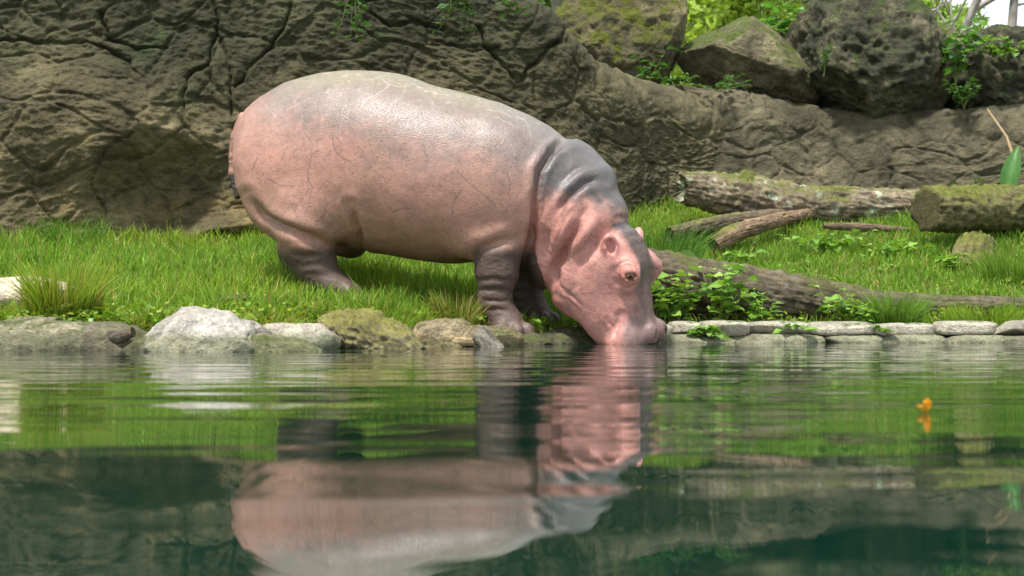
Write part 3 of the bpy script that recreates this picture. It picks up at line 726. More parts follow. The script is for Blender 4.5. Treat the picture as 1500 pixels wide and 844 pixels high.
FOLDS = [([(832, 203), (808, 222), (790, 250), (784, 290), (781, 330), (778, 372)], .034, 5),
         ([(884, 262), (858, 266), (840, 280), (824, 300), (814, 322)], .030, 5),
         ([(814, 322), (802, 345), (797, 375), (800, 410)], .010, 5),
         ([(856, 318), (832, 355), (816, 390), (810, 428)], .046, 6),
         ([(938, 336), (918, 330), (900, 336)], .006, 5),
         ([(884, 352), (866, 372), (850, 392), (846, 402)], .010, 4), ([(876, 340), (856, 358), (840, 380)], .005, 5),
         ([(513, 300), (525, 335), (534, 372)], .026, 5), ([(362, 285), (385, 316), (410, 331), (440, 342), (464, 351), (490, 362)], .030, 6),
         ([(428, 262), (440, 300), (456, 340)], .016, 12), ([(686, 380), (706, 364), (738, 352), (772, 349)], .022, 7),
         ([(418, 368), (445, 374), (484, 372)], .006, 4), ([(424, 386), (455, 389), (492, 384)], .004, 5), ([(430, 352), (455, 357), (475, 360)], .005, 4),
         ([(436, 402), (470, 402), (496, 408)], .003, 4), ([(698, 412), (725, 408), (756, 412)], .006, 3), ([(700, 426), (725, 424), (752, 428)], .006, 3), ([(700, 442), (724, 440), (750, 444)], .006, 3),
         ([(708, 456), (730, 452), (752, 458)], .006, 3),
         ([(902, 396), (904, 410), (911, 424), (917, 440)], .010, 4), ([(910, 460), (905, 474), (897, 496)], .014, 3.5),
         ([(908, 396), (912, 390), (920, 388), (928, 393), (930, 402), (926, 412), (917, 415), (909, 410), (906, 402)], .006, 2.0),
         ([(902, 398), (908, 386), (920, 382), (932, 388), (936, 402), (930, 416), (917, 421), (905, 414)], .005, 2.2),
         ([(890, 468), (897, 478), (893, 492)], .005, 2.5), ([(882, 476), (888, 486), (886, 495)], .004, 2.5), ([(916, 462), (913, 478), (906, 494)], .005, 2.5), ([(896, 455), (902, 462), (912, 458)], .004, 2.5),
         ([(816, 432), (832, 440), (850, 458)], .004, 2.5), ([(822, 424), (840, 434), (858, 452)], .0035, 2.5), ([(812, 412), (828, 424), (842, 436)], .0035, 2.5),
         ([(842, 300), (826, 330), (815, 360)], .005, 3), ([(834, 296), (816, 330), (808, 356)], .004, 3), ([(862, 300), (848, 322), (838, 344)], .004, 3), ([(800, 262), (796, 300), (794, 335)], .006, 4),
         ([(860, 244), (840, 250), (822, 266)], .005, 4), ([(898, 290), (880, 296), (866, 306)], .005, 4), ([(925, 322), (908, 318), (895, 322)], .005, 3), ([(938, 352), (926, 346), (915, 350)], .006, 3), ([(944, 364), (934, 358), (924, 360)], .005, 3),
         ([(925, 452), (932, 470), (940, 480)], .004, 4), ([(690, 150), (700, 190), (690, 250)], .006, 14), ([(600, 385), (560, 330), (548, 300)], .006, 14),
         ([(830, 440), (842, 420), (850, 405)], .004, 4)]
for poly, dep, w in FOLDS:
    d = seg_dist(PX + jx, PY + jy, poly)
    e_ = np.minimum(np.hypot(PX - poly[0][0], PY - poly[0][1]), np.hypot(PX - poly[-1][0], PY - poly[-1][1])); dep = dep * (0.08 + 0.92 * smooth(0, 6 * w, e_))
    disp += -dep * np.exp(-(d / w) ** 2) + 0.38 * dep * np.exp(-((d - 2.3 * w) / (1.5 * w)) ** 2)
# large soft unevenness, fat rolls, then wrinkles
disp += 0.010 * fbm(V * 2.6, 3, 310) * legmask
isneck = smooth(790, 830, PX) * (PY < 430)
leg = smooth(352, 374, PY + 3 * fbm(V * 12, 2, 5)) * (PX < 800) * np.where(PX < 620, smooth(506, 494, PX - 40 * smooth(385, 400, PY)), smooth(686, 698, PX))
leg = np.maximum(leg, smooth(385, 400, PY) * (V[:, 1] > 0.06) * (~ishead) * (PX < 835))
cheek = ishead * smooth(0.0, -0.15, hc[:, 1])
wl1 = ridged(V * np.array([20, 20, 38]), 3, 320); wl2 = ridged(np.stack([V[:, 0] * 30 + V[:, 2] * 18, V[:, 1] * 20, V[:, 2] * 24 - V[:, 0] * 16], 1), 3, 330)
disp += 0.0022 * wl1 * (0.03 + 1.2 * leg + 0.25 * isneck) + 0.0020 * wl2 * (0.02 + 0.6 * cheek + 0.6 * leg + 0.25 * isneck)
rump = smooth(365, 345, PX)
disp += 0.0045 * fbm(V * np.array([30, 30, 85]), 2, 3) * smooth(358, 350, PX) * (np.abs(V[:, 1]) < 0.14) * smooth(172, 190, PY) * smooth(300, 285, PY)
V = V + N * disp[:, None]
N = vnormals(V, F)

# ---- pigment
def lerp(a, b, t): return a * (1 - t[:, None]) + np.array(b) * t[:, None]
n1 = fbm(V * 3.0, 4, 401); n2 = fbm(V * 9.0, 4, 402); n3 = fbm(V * 28.0, 3, 403)
topy = np.interp(PX, [s_[0] for s_ in ST], [s_[1] for s_ in ST]); boty = np.interp(PX, [s_[0] for s_ in ST], [s_[2] for s_ in ST])
tt = (PY - topy) / (boty - topy)
col = np.ones((len(V), 3)) * np.array([0.52, 0.290, 0.222])
col = lerp(col, (0.57, 0.285, 0.222), smooth(0.0, 0.5, n1) * 0.8)
col = lerp(col, (0.34, 0.205, 0.148), smooth(-0.1, 0.5, fbm(V * 2.1 + 5, 3, 410) + 0.25 * n2) * 0.65)
col = lerp(col, (0.36, 0.225, 0.155), smooth(0.66, 1.0, tt + 0.12 * n1) * 0.55)
gb = smooth(0.62, 0.16, tt + 0.13 * n1 + 0.13 * n2 + 0.06 * n3 + 0.14 * smooth(520, 380, PX)) * (PX < 835) * (0.25 + 0.75 * smooth(352, 420, PX))
col = lerp(col, (0.225, 0.195, 0.170), gb * 0.88)
col = lerp(col, (0.285, 0.265, 0.165), smooth(0.12, 0.0, tt + 0.03 * n2) * 0.75 * (PX < 800) * smooth(380, 470, PX))
# shoulder turning grey towards the neck
col = lerp(col, (0.22, 0.195, 0.180), smooth(700, 790, PX + 30 * n1) * smooth(300, 215, PY + 20 * n1) * (PX < 840) * 0.8)
# neck top
nl = np.interp(PX, [780, 815, 850, 885, 910, 935, 950], [285, 300, 300, 308, 322, 345, 400])
xA = np.interp(PY, [203, 222, 250, 290, 330, 372], [832, 808, 790, 784, 781, 778]); tA = smooth(-6, 8, PX - xA + 3 * n2)
col = np.where((~ishead)[:, None], col * (1 - tA[:, None]) + tA[:, None] * lerp(np.ones((len(V), 3)) * np.array([0.55, 0.27, 0.215]), (0.135, 0.125, 0.122), smooth(20, -24, PY - nl + 18 * n1 + 17 * n2 + 6 * n3)), col)
# legs
col = lerp(col, (0.074, 0.054, 0.045), leg * (0.92 + 0.08 * n2)); col = lerp(col, (0.135, 0.095, 0.078), leg * smooth(0.1, 0.6, n2) * 0.6)
foot = leg * np.where(PX > 620, smooth(455, 475, PY), smooth(405, 422, PY)); col = lerp(col, (0.17, 0.125, 0.105), foot * 0.7)
# face
fc = np.ones((len(V), 3)) * np.array([0.575, 0.285, 0.235])
fc = lerp(fc, (0.62, 0.34, 0.29), smooth(0.0, 0.5, n2) * 0.6)
fc = lerp(fc, (0.36, 0.18, 0.145), smooth(0.2, 0.7, n1 + 0.4 * n2) * 0.5)
al = np.abs(hc[:, 2])
nos = smooth(1.25, 0.8, np.sqrt(((hm[:, 0] - 0.345) / 0.022) ** 2 + ((hm[:, 2] - 0.066) / 0.009) ** 2)) * (hm[:, 1] > 0.03)
strip = smooth(0.125, 0.060, al + 0.05 * n2 + 0.03 * n3 + 0.05 * smooth(0.1, 0.3, hc[:, 0])) * smooth(-0.10, -0.05, hc[:, 1])
fc = lerp(fc, (0.078, 0.073, 0.067), strip * smooth(0.36, 0.10, hc[:, 0] + 0.1 * n1) * (0.86 + 0.2 * n3))
fc = lerp(fc, (0.105, 0.10, 0.10), smooth(-0.16, -0.24, hc[:, 0] + 0.03 * n2) * smooth(-0.22, -0.12, hc[:, 1]) * 0.9 * smooth(0.135, 0.08, al + 0.02 * n2))
fc = lerp(fc, (0.135, 0.098, 0.090), smooth(0.20, 0.31, hc[:, 0] + 0.07 * n2) * smooth(-0.09, 0.0, hc[:, 1] + 0.04 * n1 - 0.1 * (al < 0.11)) * (0.85 + 0.25 * n3))
fc = lerp(fc, (0.105, 0.080, 0.076), smooth(54, 26, np.hypot(PX - 960, PY - 484) + 7 * n2 + 6 * n3) * 0.88)
fc = lerp(fc, (0.33, 0.19, 0.165), smooth(0.15, 0.6, fbm(V * 6 + 9, 3, 444)) * 0.5)
fc = lerp(fc, (0.30, 0.19, 0.17), smooth(0.05, 0.3, hc[:, 0]) * smooth(-0.09, 0.0, hc[:, 1]) * 0.5)
fc = lerp(fc, (0.035, 0.022, 0.02), nos)
fc = lerp(fc, (0.64, 0.27, 0.235), smooth(0.075, 0.04, np.linalg.norm(hm - np.array([-0.15, -0.04, 0.19]), axis=1)) * 0.7)      # ear
de = np.linalg.norm(hm - np.array([0.012, 0.018, 0.158]) - 0.02 * np.array([0.12, 0.42, 0.86]), axis=1)
fc = lerp(fc, (0.50, 0.20, 0.16), smooth(0.075, 0.045, de) * 0.7); fc = lerp(fc, (0.28, 0.14, 0.11), smooth(0.040, 0.030, de) * 0.8)
dm = seg_dist(PX + jx, PY + jy, [(910, 462), (905, 475), (897, 496)])
fc = lerp(fc, (0.80, 0.64, 0.58), np.exp(-(dm / 3.2) ** 2) * smooth(-0.4, 0.2, n3) * 0.95 * (hc[:, 2] > 0)); 
fc = lerp(fc, (0.60, 0.24, 0.20), np.exp(-(dm / 9.0) ** 2) * 0.4)
col = np.where(ishead[:, None], fc, col)
hw_ = smooth(0.2, 0.8, headw)
# tail
dt_ = np.full(len(V), 9.0)
tail = smooth(356, 349, PX) * (PY > 168) * (PY < 298) * (np.abs(V[:, 1]) < 0.14)
col = lerp(col, (0.26, 0.13, 0.10), tail * 0.7); col = lerp(col, (0.05, 0.045, 0.042), tail * smooth(252, 258, PY) * 0.95)
# mottle and pores
blot = smooth(0.22, 0.34, fbm(V * 13 + 8, 5, 447, 0.6)) * smooth(0.05, 0.4, fbm(V * 2.4 + 3, 2, 448) + 0.25)
col = lerp(col, (0.30, 0.20, 0.165), blot * 0.38 * (1 - leg))
mud = smooth(0.18, 0.55, fbm(V * np.array([4.5, 4.5, 7.0]) + 1, 5, 450, 0.62)) * (~ishead) * (tt > 0.25)
col = lerp(col, (0.26, 0.165, 0.115), mud * 0.45)
flk = smooth(0.30, 0.45, fbm(V * 24 + 4, 3, 455)) * smooth(0.16, 0.02, tt) * (PX > 470) * (PX < 790)
col = lerp(col, (0.52, 0.49, 0.34), flk * 0.55)
col = col * (1 + 0.20 * n2 + 0.16 * n3)[:, None]
f1, f2 = worley(V * 34, 5); pore = (1 - smooth(0.10, 0.22, f1)) * smooth(0.1, 0.35, fbm(V * 4 + 2, 2, 433) + 0.22) * (tt > 0.16) * (leg < 0.4)
col = col * (1 - 0.5 * pore)[:, None]
# scratches: pale ones over the back, dark ones on the flank
rr = random.Random(12)
def scratch(x0, y0, ang, ln, curl, n_=7):
    pts = [(x0, y0)]
    for _ in range(n_):
        ang += rr.uniform(-curl, curl); x0 += math.cos(ang) * ln / n_; y0 += math.sin(ang) * ln / n_; pts.append((x0, y0))
    return pts
for k in range(34):
    x0 = rr.uniform(400, 760); y0 = float(np.interp(x0, [s_[0] for s_ in ST], [s_[1] for s_ in ST])) + rr.choice([rr.uniform(2, 22), rr.uniform(5, 70)])
    pts = scratch(x0, y0, rr.uniform(0, 6.28), rr.uniform(18, 60), 0.55)
    sel = np.where((PX > x0 - 75) & (PX < x0 + 75) & (PY > y0 - 75) & (PY < y0 + 75) & (V[:, 1] < 0.1))[0]
    d = seg_dist(PX[sel], PY[sel], pts); w_ = np.exp(-(d / 0.7) ** 2) * rr.uniform(0.08, 0.36)
    col[sel] = lerp(col[sel], (0.62, 0.58, 0.50), w_)
DARK = [[(487, 200), (490, 220), (502, 232), (515, 237)], [(445, 195), (458, 210), (456, 235), (450, 260), (458, 275), (452, 300), (447, 312)], [(370, 250), (378, 232)], [(395, 262), (410, 272), (428, 272)],
        [(560, 258), (566, 268)], [(632, 278), (634, 287)], [(662, 312), (665, 295), (675, 280)], [(668, 305), (660, 318)], [(476, 308), (480, 298)], [(670, 252), (690, 270), (708, 285), (725, 300)], [(575, 310), (590, 305), (600, 306)], [(742, 250), (748, 270), (744, 285)]]
for k in range(26): DARK.append(scratch(rr.uniform(390, 750), rr.uniform(190, 330), rr.uniform(0, 6.28), rr.uniform(8, 26), 0.6, 4))
for pts in DARK:
    x0, y0 = pts[0]; sel = np.where((PX > x0 - 90) & (PX < x0 + 90) & (PY > y0 - 130) & (PY < y0 + 130) & (V[:, 1] < 0))[0]
    d = seg_dist(PX[sel] + 0.5 * jx[sel], PY[sel], pts); col[sel] = lerp(col[sel], (0.15, 0.115, 0.10), np.exp(-(d / 0.9) ** 2) * rr.uniform(0.35, 0.8))
col = np.clip(col * np.array([0.86, 0.815, 0.86]), 0.015, 0.8)
wet = np.clip(gb * 0.9 + 0.75 * isneck * (~ishead) * smooth(310, 260, PY) + 0.35 * ishead + 0.25 + 0.2 * n2 + 0.4 * foot - 0.25 * leg + 0.5 * smooth(0.05, 0.35, fbm(V * 11, 4, 460)) * smooth(0.6, 0.2, tt) * (PX < 830), 0, 1)

m, n, l, p = newmat('hippo_skin')
tc = n.new('ShaderNodeTexCoord').outputs['Object']
at_ = n.new('ShaderNodeAttribute'); at_.attribute_name = 'Col'
wt_ = n.new('ShaderNodeAttribute'); wt_.attribute_name = 'Wet'
f = ramp(n, l, nz(n, l, 60, 5, 0.65, tc), [(0.3, (0.86, 0.84, 0.82)), (0.7, (1.14, 1.15, 1.16))])
l.new(mix(n, l, 1.0, at_.outputs['Color'], f, 'MULTIPLY'), p.inputs['Base Color'])
ro = n.new('ShaderNodeMapRange'); ro.inputs[3].default_value = 0.58; ro.inputs[4].default_value = 0.33; l.new(wt_.outputs['Fac'], ro.inputs[0])
l.new(math_n(n, l, 'ADD', ro.outputs[0], math_n(n, l, 'MULTIPLY', math_n(n, l, 'SUBTRACT', nz(n, l, 18, 5, 0.7, tc), 0.5), 0.35)), p.inputs['Roughness'])
p.inputs['Specular IOR Level'].default_value = 0.5; p.inputs['IOR'].default_value = 1.45
p.inputs['Subsurface Weight'].default_value = 0.08; p.inputs['Subsurface Radius'].default_value = (0.02, 0.008, 0.005); p.inputs['Subsurface Scale'].default_value = 0.5
vo = n.new('ShaderNodeTexVoronoi'); vo.inputs['Scale'].default_value = 130; l.new(tc, vo.inputs['Vector'])
b_ = bump(n, l, vo.outputs['Distance'], 0.22, 0.003); b_ = bump(n, l, nz(n, l, 120, 5, 0.7, tc), 0.5, 0.003, b_); b_ = bump(n, l, nz(n, l, 22, 3, 0.5, tc), 0.1, 0.005, b_)
ve = n.new('ShaderNodeTexVoronoi'); ve.feature = 'DISTANCE_TO_EDGE'; ve.inputs['Scale'].default_value = 48
wv = n.new('ShaderNodeMapping'); wv.inputs['Scale'].default_value = (1.0, 1.0, 1.7); l.new(tc, wv.inputs['Vector']); l.new(wv.outputs[0], ve.inputs['Vector'])
b_ = bump(n, l, ramp(n, l, ve.outputs['Distance'], [(0.0, (0, 0, 0)), (0.10, (1, 1, 1))]), 0.22, 0.003, b_)
l.new(b_, p.inputs['Normal'])
hip = empty('hippopotamus', tuple(PIV)); hip.rotation_euler = (0, 0, -YAW)
tag(hip, 'pink and grey hippopotamus standing on the bank drinking from the pond', 'hippopotamus')
link('body', mesh_np('body', V, F, col, True, {'Wet': wet}), m, hip)

# eyes: brown ball with dark pupil, facing out of the brow mounds
m, n, l, p = newmat('eye_gloss')
at_ = n.new('ShaderNodeAttribute'); at_.attribute_name = 'Col'; l.new(at_.outputs['Color'], p.inputs['Base Color']); p.inputs['Roughness'].default_value = 0.08
Vs, Fs = ICO[4]
for s in (1, -1):
    EA = HB[2] * s * 0.86 + HB[1] * 0.42 + HB[0] * 0.12; EA /= np.linalg.norm(EA)
    gaze = EA + np.array([0.1, -0.5 * s, 0.0]) * 0.3; gaze /= np.linalg.norm(gaze)
    dd = Vs @ gaze; cc = np.where(dd[:, None] > 0.93, np.array([[0.006, 0.005, 0.005]]), np.where(dd[:, None] > 0.66, np.array([[0.14, 0.075, 0.035]]), np.array([[0.24, 0.15, 0.12]])))
    link('eye', mesh_np('eye', Vs * 0.0265, Fs, cc), m, hip, tuple(HP(0.012, 0.018, s * 0.158) + EA * 0.021))

# ------------------------------------------------------------------ fallen wood
m, n, l, p = newmat('weathered_wood')
tc = n.new('ShaderNodeTexCoord').outputs['Object']
at_ = n.new('ShaderNodeAttribute'); at_.attribute_name = 'Col'
a = nz(n, l, 14, 7, 0.7, tc); b2 = nz(n, l, 55, 5, 0.7, tc)
f = ramp(n, l, a, [(0.28, (0.45, 0.43, 0.40)), (0.5, (1, 1, 1)), (0.72, (1.5, 1.45, 1.35))])
cc = mix(n, l, 0.9, at_.outputs['Color'], f, 'MULTIPLY')
cc = mix(n, l, 0.7, cc, ramp(n, l, b2, [(0.3, (0.6, 0.6, 0.6)), (0.7, (1.4, 1.4, 1.4))]), 'MULTIPLY')
l.new(cc, p.inputs['Base Color']); p.inputs['Roughness'].default_value = 0.9; p.inputs['Specular IOR Level'].default_value = 0.2
l.new(bump(n, l, b2, 0.8, 0.008, bump(n, l, a, 0.7, 0.02)), p.inputs['Normal'])
M_wood = m

def log(name, pts, radii, label=None, cat='log', seed=0, wood=(0.17, 0.135, 0.10), moss=0.4, lichen=0.3, mosscol=(0.105, 0.125, 0.022), jag=0.10, jag_end=0.0, grain=0.05, res=0.016, nv=88, parent=None, squash=1.0, under=None, flat_end=False, crag=0.10):
    pts = np.array(pts, float); L = np.linalg.norm(np.diff(pts, axis=0), axis=1).sum(); nu = max(14, int(L / res))
    C, t = curve_pts(pts, nu)
    tt_ = np.linspace(0, 1, nu); dn = np.r_[0, np.cumsum(np.linalg.norm(np.diff(pts, axis=0), axis=1))]; dn /= dn[-1]
    Rr = np.interp(tt_, dn, radii); ker = np.hanning(9); ker /= ker.sum(); Rr = np.convolve(np.pad(Rr, 4, mode='edge'), ker, 'valid')
    T = np.gradient(C, axis=0); T /= np.linalg.norm(T, axis=1, keepdims=True)
    up = np.array([0, 0, 1.0]) if abs(T[:, 2]).mean() < 0.7 else np.array([0, 1.0, 0])
    A = np.cross(T, up); A /= np.linalg.norm(A, axis=1, keepdims=True); B = np.cross(A, T)
    th = np.linspace(0, 2 * math.pi, nv, endpoint=False)
    TH = np.tile(th, nu); U = np.repeat(t, nv); ring = np.cos(TH)[:, None] * np.repeat(A, nv, 0) + squash * np.sin(TH)[:, None] * np.repeat(B, nv, 0)
    R0 = np.repeat(Rr, nv)
    rm = float(np.mean(radii))
    cyl = np.stack([np.cos(TH), np.sin(TH), U / rm * 0.35], 1) + seed * 5.3
    lumps = fbm(cyl * np.array([0.9, 0.9, 1.0]), 3, seed + 1)
    tw = np.stack([np.cos(TH + 0.5 * U), np.sin(TH + 0.5 * U), U / rm * 0.10], 1) + seed
    g1 = ridged(tw * np.array([3.5, 3.5, 2.0]) + 0.25 * lumps[:, None], 4, seed + 2, 0.55); g2 = ridged(tw * np.array([9, 9, 4.0]), 3, seed + 3)
    g3 = ridged(np.stack([np.cos(TH) * 2.2, np.sin(TH) * 2.2, U / rm * 0.45], 1) + seed, 4, seed + 5, 0.6)
    dd = R0 * (0.20 * lumps + grain * 2.4 * g1 + grain * 1.4 * g2 + grain * 1.6 * g3)
    Pc = (np.repeat(C, nv, 0) + ring * R0[:, None]) / rm + seed
    dd += R0 * crag * ridged(Pc * 1.3 + 0.4 * lumps[:, None], 4, seed + 50, 0.6) * 1.5
    cav = smooth(0.25, 0.6, fbm(cyl * np.array([1.3, 1.3, 1.0]) + 9, 3, seed + 6)); dd -= R0 * 0.22 * cav
    V = np.repeat(C, nv, 0) + ring * (R0 + dd)[:, None]
    j = (ridged(np.stack([np.cos(TH) * 3, np.sin(TH) * 3, 0 * TH + seed], 1), 3, seed + 9)) * 0.5 + 0.5
    Tn = np.repeat(T, nv, 0)
    V += Tn * (jag * j * np.exp(-U / (0.6 * abs(jag) + 1e-4)))[:, None] - Tn * (jag_end * j * np.exp(-(t[-1] - U) / (0.6 * jag_end + 1e-4)))[:, None]
    idx = np.arange(nu * nv).reshape(nu, nv); i2 = np.roll(idx, -1, 1)
    F = np.stack([idx[:-1], i2[:-1], i2[1:], idx[1:]], -1).reshape(-1, 4)
    # end caps: rings sunk inwards
    Vl = [V]; base = len(V); Fl = [F]
    for e, (row, sgn) in enumerate(((idx[0], 1), (idx[-1], -1))):
        cen = V[row].mean(0); prev = row
        for s_, ins in ((0.82, 0.2), (0.5, 0.35), (0.002, 0.4)):
            dp = (0 if flat_end and e == 0 else ins) * Rr[0 if e == 0 else -1]
            nw = cen + (V[row] - cen) * s_ + sgn * T[0 if e == 0 else -1] * dp
            Vl.append(nw); cur = np.arange(base, base + nv); base += nv
            q = np.stack([prev, np.roll(prev, -1), np.roll(cur, -1), cur], 1); Fl.append(q[:, ::-1] if e == 0 else q); prev = cur
    F = np.concatenate(Fl); V = np.concatenate(Vl); N = vnormals(V, F)
    if np.mean(np.sum(N[:nu * nv] * ring, 1)) < 0: F = F[:, ::-1]; N = -N
    P = V * 6 + seed
    col = np.ones((len(V), 3)) * np.array(wood)
    pale = np.zeros(len(V)); pale[:len(g1)] = smooth(0.35, 0.8, g1); col = lerp(col, tuple(min(0.5, w * 2.3) for w in wood), pale * 0.8)
    dk = np.zeros(len(V)); dk[:len(g1)] = smooth(0.1, -0.5, g1); col = lerp(col, tuple(w * 0.22 for w in wood), dk * 0.9)
    ms = smooth(0.35, 0.75, N[:, 2] * 0.75 + 0.55 * fbm(P * 0.5, 4, seed + 20) + moss - 0.3) if moss > 0 else np.zeros(len(V))
    col = lerp(col, mosscol, ms * 0.85)
    if lichen > 0:
        li = smooth(0.52, 0.62, fbm(P * 1.6, 4, seed + 30) + lichen - 0.3); col = lerp(col, (0.42, 0.47, 0.35), li * 0.85)
    if under is not None:
        col = lerp(col, under, smooth(0.0, -0.5, N[:, 2]) * 0.7)
    o = link(name, mesh_np(name, V, F, col), M_wood, parent)
    if label: tag(o, label, cat)
    return o

def pl(lst): return [W(a, b, Y) for a, b, Y in lst]
log('fallen_log', pl([(966, 271, 10.7), (1020, 278, 10.8), (1090, 290, 10.9), (1170, 299, 11.0), (1260, 301, 11.1), (1340, 303, 11.2), (1440, 300, 11.3), (1560, 296, 11.3)]), [.070, .085, .120, .098, .092, .09, .09, .085],
    'long broken log with lichen and moss lying in front of the rock ledge', 'log', 3, (0.135, 0.108, 0.078), 0.40, 0.50, jag=0.22, grain=0.09, crag=0.24)
log('knob', pl([(1090, 285, 10.85), (1092, 268, 10.85), (1096, 250, 10.85)]), [.09, .07, .035], None, None, 4, (0.14, 0.12, 0.07), 0.75, 0.1, jag=0, parent=bpy.data.objects['fallen_log'])
log('sawn_log', pl([(1357, 307, 10.1), (1430, 306, 10.35), (1520, 304, 10.6), (1620, 300, 10.9)]), [.120, .125, .13, .13],
    'thick mossy sawn log whose cut end faces the pond', 'log', 8, (0.085, 0.075, 0.038), 0.60, 0.30, jag=0.0, grain=0.03, flat_end=True, mosscol=(0.115, 0.13, 0.025), crag=0.24)
log('log_stump', pl([(1432, 340, 9.9), (1428, 372, 9.85), (1426, 392, 9.85)]), [.075, .10, .12], 'short mossy stump standing under the sawn log', 'stump', 9, (0.13, 0.11, 0.055), 0.7, 0.2, jag=0.06, crag=0.30)
log('fallen_branch', pl([(974, 345, 10.1), (1020, 335, 10.25), (1070, 325, 10.5), (1130, 316, 10.75), (1180, 312, 11.0)]), [.04, .05, .05, .04, .03], 'dark crooked branch propped under the long broken log', 'branch', 13, (0.085, 0.065, 0.045), 0.2, 0.05, jag=0.05)
log('fallen_branch', pl([(1040, 362, 9.9), (1068, 345, 10.0), (1100, 333, 10.2), (1150, 320, 10.6), (1190, 312, 10.95)]), [.04, .055, .05, .04, .03], 'reddish brown rotten branch end resting on the grass', 'branch', 14, (0.13, 0.088, 0.06), 0.1, 0.1, jag=0.04)
log('fallen_branch', pl([(1205, 331, 10.5), (1260, 333, 10.5), (1330, 337, 10.6)]), [.016, .028, .014], 'thin brown stick in the grass below the long broken log', 'branch', 15, (0.10, 0.07, 0.05), 0.1, 0.1, jag=0)
LOWLOG = [(925, 402, 8.35), (985, 414, 8.35), (1050, 424, 8.35), (1120, 433, 8.36), (1190, 440, 8.4), (1270, 450, 8.45), (1360, 452, 8.5), (1450, 452, 8.55), (1580, 452, 8.6)]
log('shore_log', pl(LOWLOG), [.115, .118, .118, .112, .098, .075, .058, .05, .048], 'long dark weathered log lying behind the leafy plants near the kerb', 'log', 21, (0.075, 0.062, 0.044), 0.20, 0.14, crag=0.17, grain=0.08, jag=0.05, mosscol=(0.075, 0.09, 0.02))
log('driftwood', [W(462, 483, 6.9), W(505, 486, 6.8), W(545, 490, 6.7), W(585, 508, 6.62), W(612, 526, 6.6)], [.05, .075, .082, .070, .04],
    'mossy yellow green driftwood stump lying half in the water', 'driftwood', 27, (0.13, 0.115, 0.065), 0.55, 0.2, mosscol=(0.15, 0.145, 0.035), jag=0.09, grain=0.05, res=0.010, crag=0.32)
log('splintered_post', [W(694, 479, 6.98), W(708, 494, 6.96), W(728, 520, 6.94)], [.030, .036, .040], 'small grey splintered wooden post sticking out of the water', 'post', 31, (0.12, 0.108, 0.09), 0.0, 0.0, jag=0.04, grain=0.06, res=0.006, nv=48)
log('floating_plank', [W(612, 499, 7.0), W(655, 500, 7.0), W(702, 501, 6.98)], [.018, .02, .016], 'thin brown stick floating beside the splintered post', 'stick', 33, (0.20, 0.155, 0.09), 0, 0, jag=0, res=0.01, nv=32)
log('broken_twig', [W(138, 508, 6.38), W(165, 494, 6.36), W(196, 486, 6.34)], [.02, .028, .018], 'dark broken twig stuck between the bank rocks', 'twig', 35, (0.07, 0.06, 0.045), 0.1, 0, jag=0.02, res=0.008, nv=32)

# ------------------------------------------------------------------ vegetation
M_grass = leafmat('grass_blade', 0.45, 0.5, 0.25)
M_leaf = leafmat('plant_leaf', 0.30, 0.42, 0.35)
M_far = leafmat('tree_leaf', 0.50, 0.5, 0.2)
m, n, l, p = newmat('green_stem'); p.inputs['Base Color'].default_value = (0.15, 0.17, 0.05, 1); p.inputs['Roughness'].default_value = 0.6; M_stem = m

def blades(P, L, Wd, lean, yaw, col, seed=0):
    n_ = len(P); dx, dy = np.cos(yaw), np.sin(yaw); r_ = np.random.default_rng(seed); ph = r_.uniform(0, 2 * math.pi, n_); sxx, syy = np.cos(ph), np.sin(ph)
    V = np.zeros((n_, 6, 3)); C = np.zeros((n_, 6, 3))
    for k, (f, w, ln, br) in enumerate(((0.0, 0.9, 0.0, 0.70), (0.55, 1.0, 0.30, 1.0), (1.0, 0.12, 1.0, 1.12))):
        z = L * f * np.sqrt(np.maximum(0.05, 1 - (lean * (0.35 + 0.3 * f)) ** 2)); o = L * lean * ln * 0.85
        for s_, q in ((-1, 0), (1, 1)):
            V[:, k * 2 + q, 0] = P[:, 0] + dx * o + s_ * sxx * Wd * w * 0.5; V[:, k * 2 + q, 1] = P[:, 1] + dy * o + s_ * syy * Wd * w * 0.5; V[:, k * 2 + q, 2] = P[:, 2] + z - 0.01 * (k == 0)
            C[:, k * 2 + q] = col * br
    b_ = np.arange(n_)[:, None] * 6
    F = np.concatenate([b_ + np.array([[0, 1, 3, 2]]), b_ + np.array([[2, 3, 5, 4]])])
    return V.reshape(-1, 3), F, C.reshape(-1, 3)

def near_line(X, Y, pts, r_):
    return seg_dist(X, Y, [(q[0], q[1]) for q in pts]) < r_

r_ = np.random.default_rng(3)
n_ = 230000
gxp = r_.uniform(-4.4, 4.9, n_); u = r_.uniform(0, 1, n_)
gyp = shore(gxp) + 0.05 + (u ** 1.25) * 4.9
Pn = np.stack([gxp, gyp, 0 * gxp], 1)
pat = fbm(Pn * 1.1, 3, 501); pat2 = fbm(Pn * 3.2, 3, 502); pat3 = fbm(Pn * 0.6, 2, 503)
d = gyp - shore(gxp)
keep = r_.uniform(0, 1, n_) < np.clip(0.75 + 0.5 * pat2 - 0.6 * smooth(0.15, 0.5, fbm(Pn * 1.9 + 4, 3, 507)) * (d < 1.3), 0.06, 1) * smooth(-0.02, 0.13, d) * np.where(gxp > 0.7, smooth(0.12, 0.3, d), 1)
keep &= ~near_line(gxp, gyp, [W(*q) for q in LOWLOG], 0.13)
for (x, y, rx, ry) in ((-1.42, 6.32, .33, .27), (-2.42, 6.93, .30, .28), (-1.40, 7.12, .09, .07)):
    keep &= ((gxp - x) / rx) ** 2 + ((gyp - y) / ry) ** 2 > 1
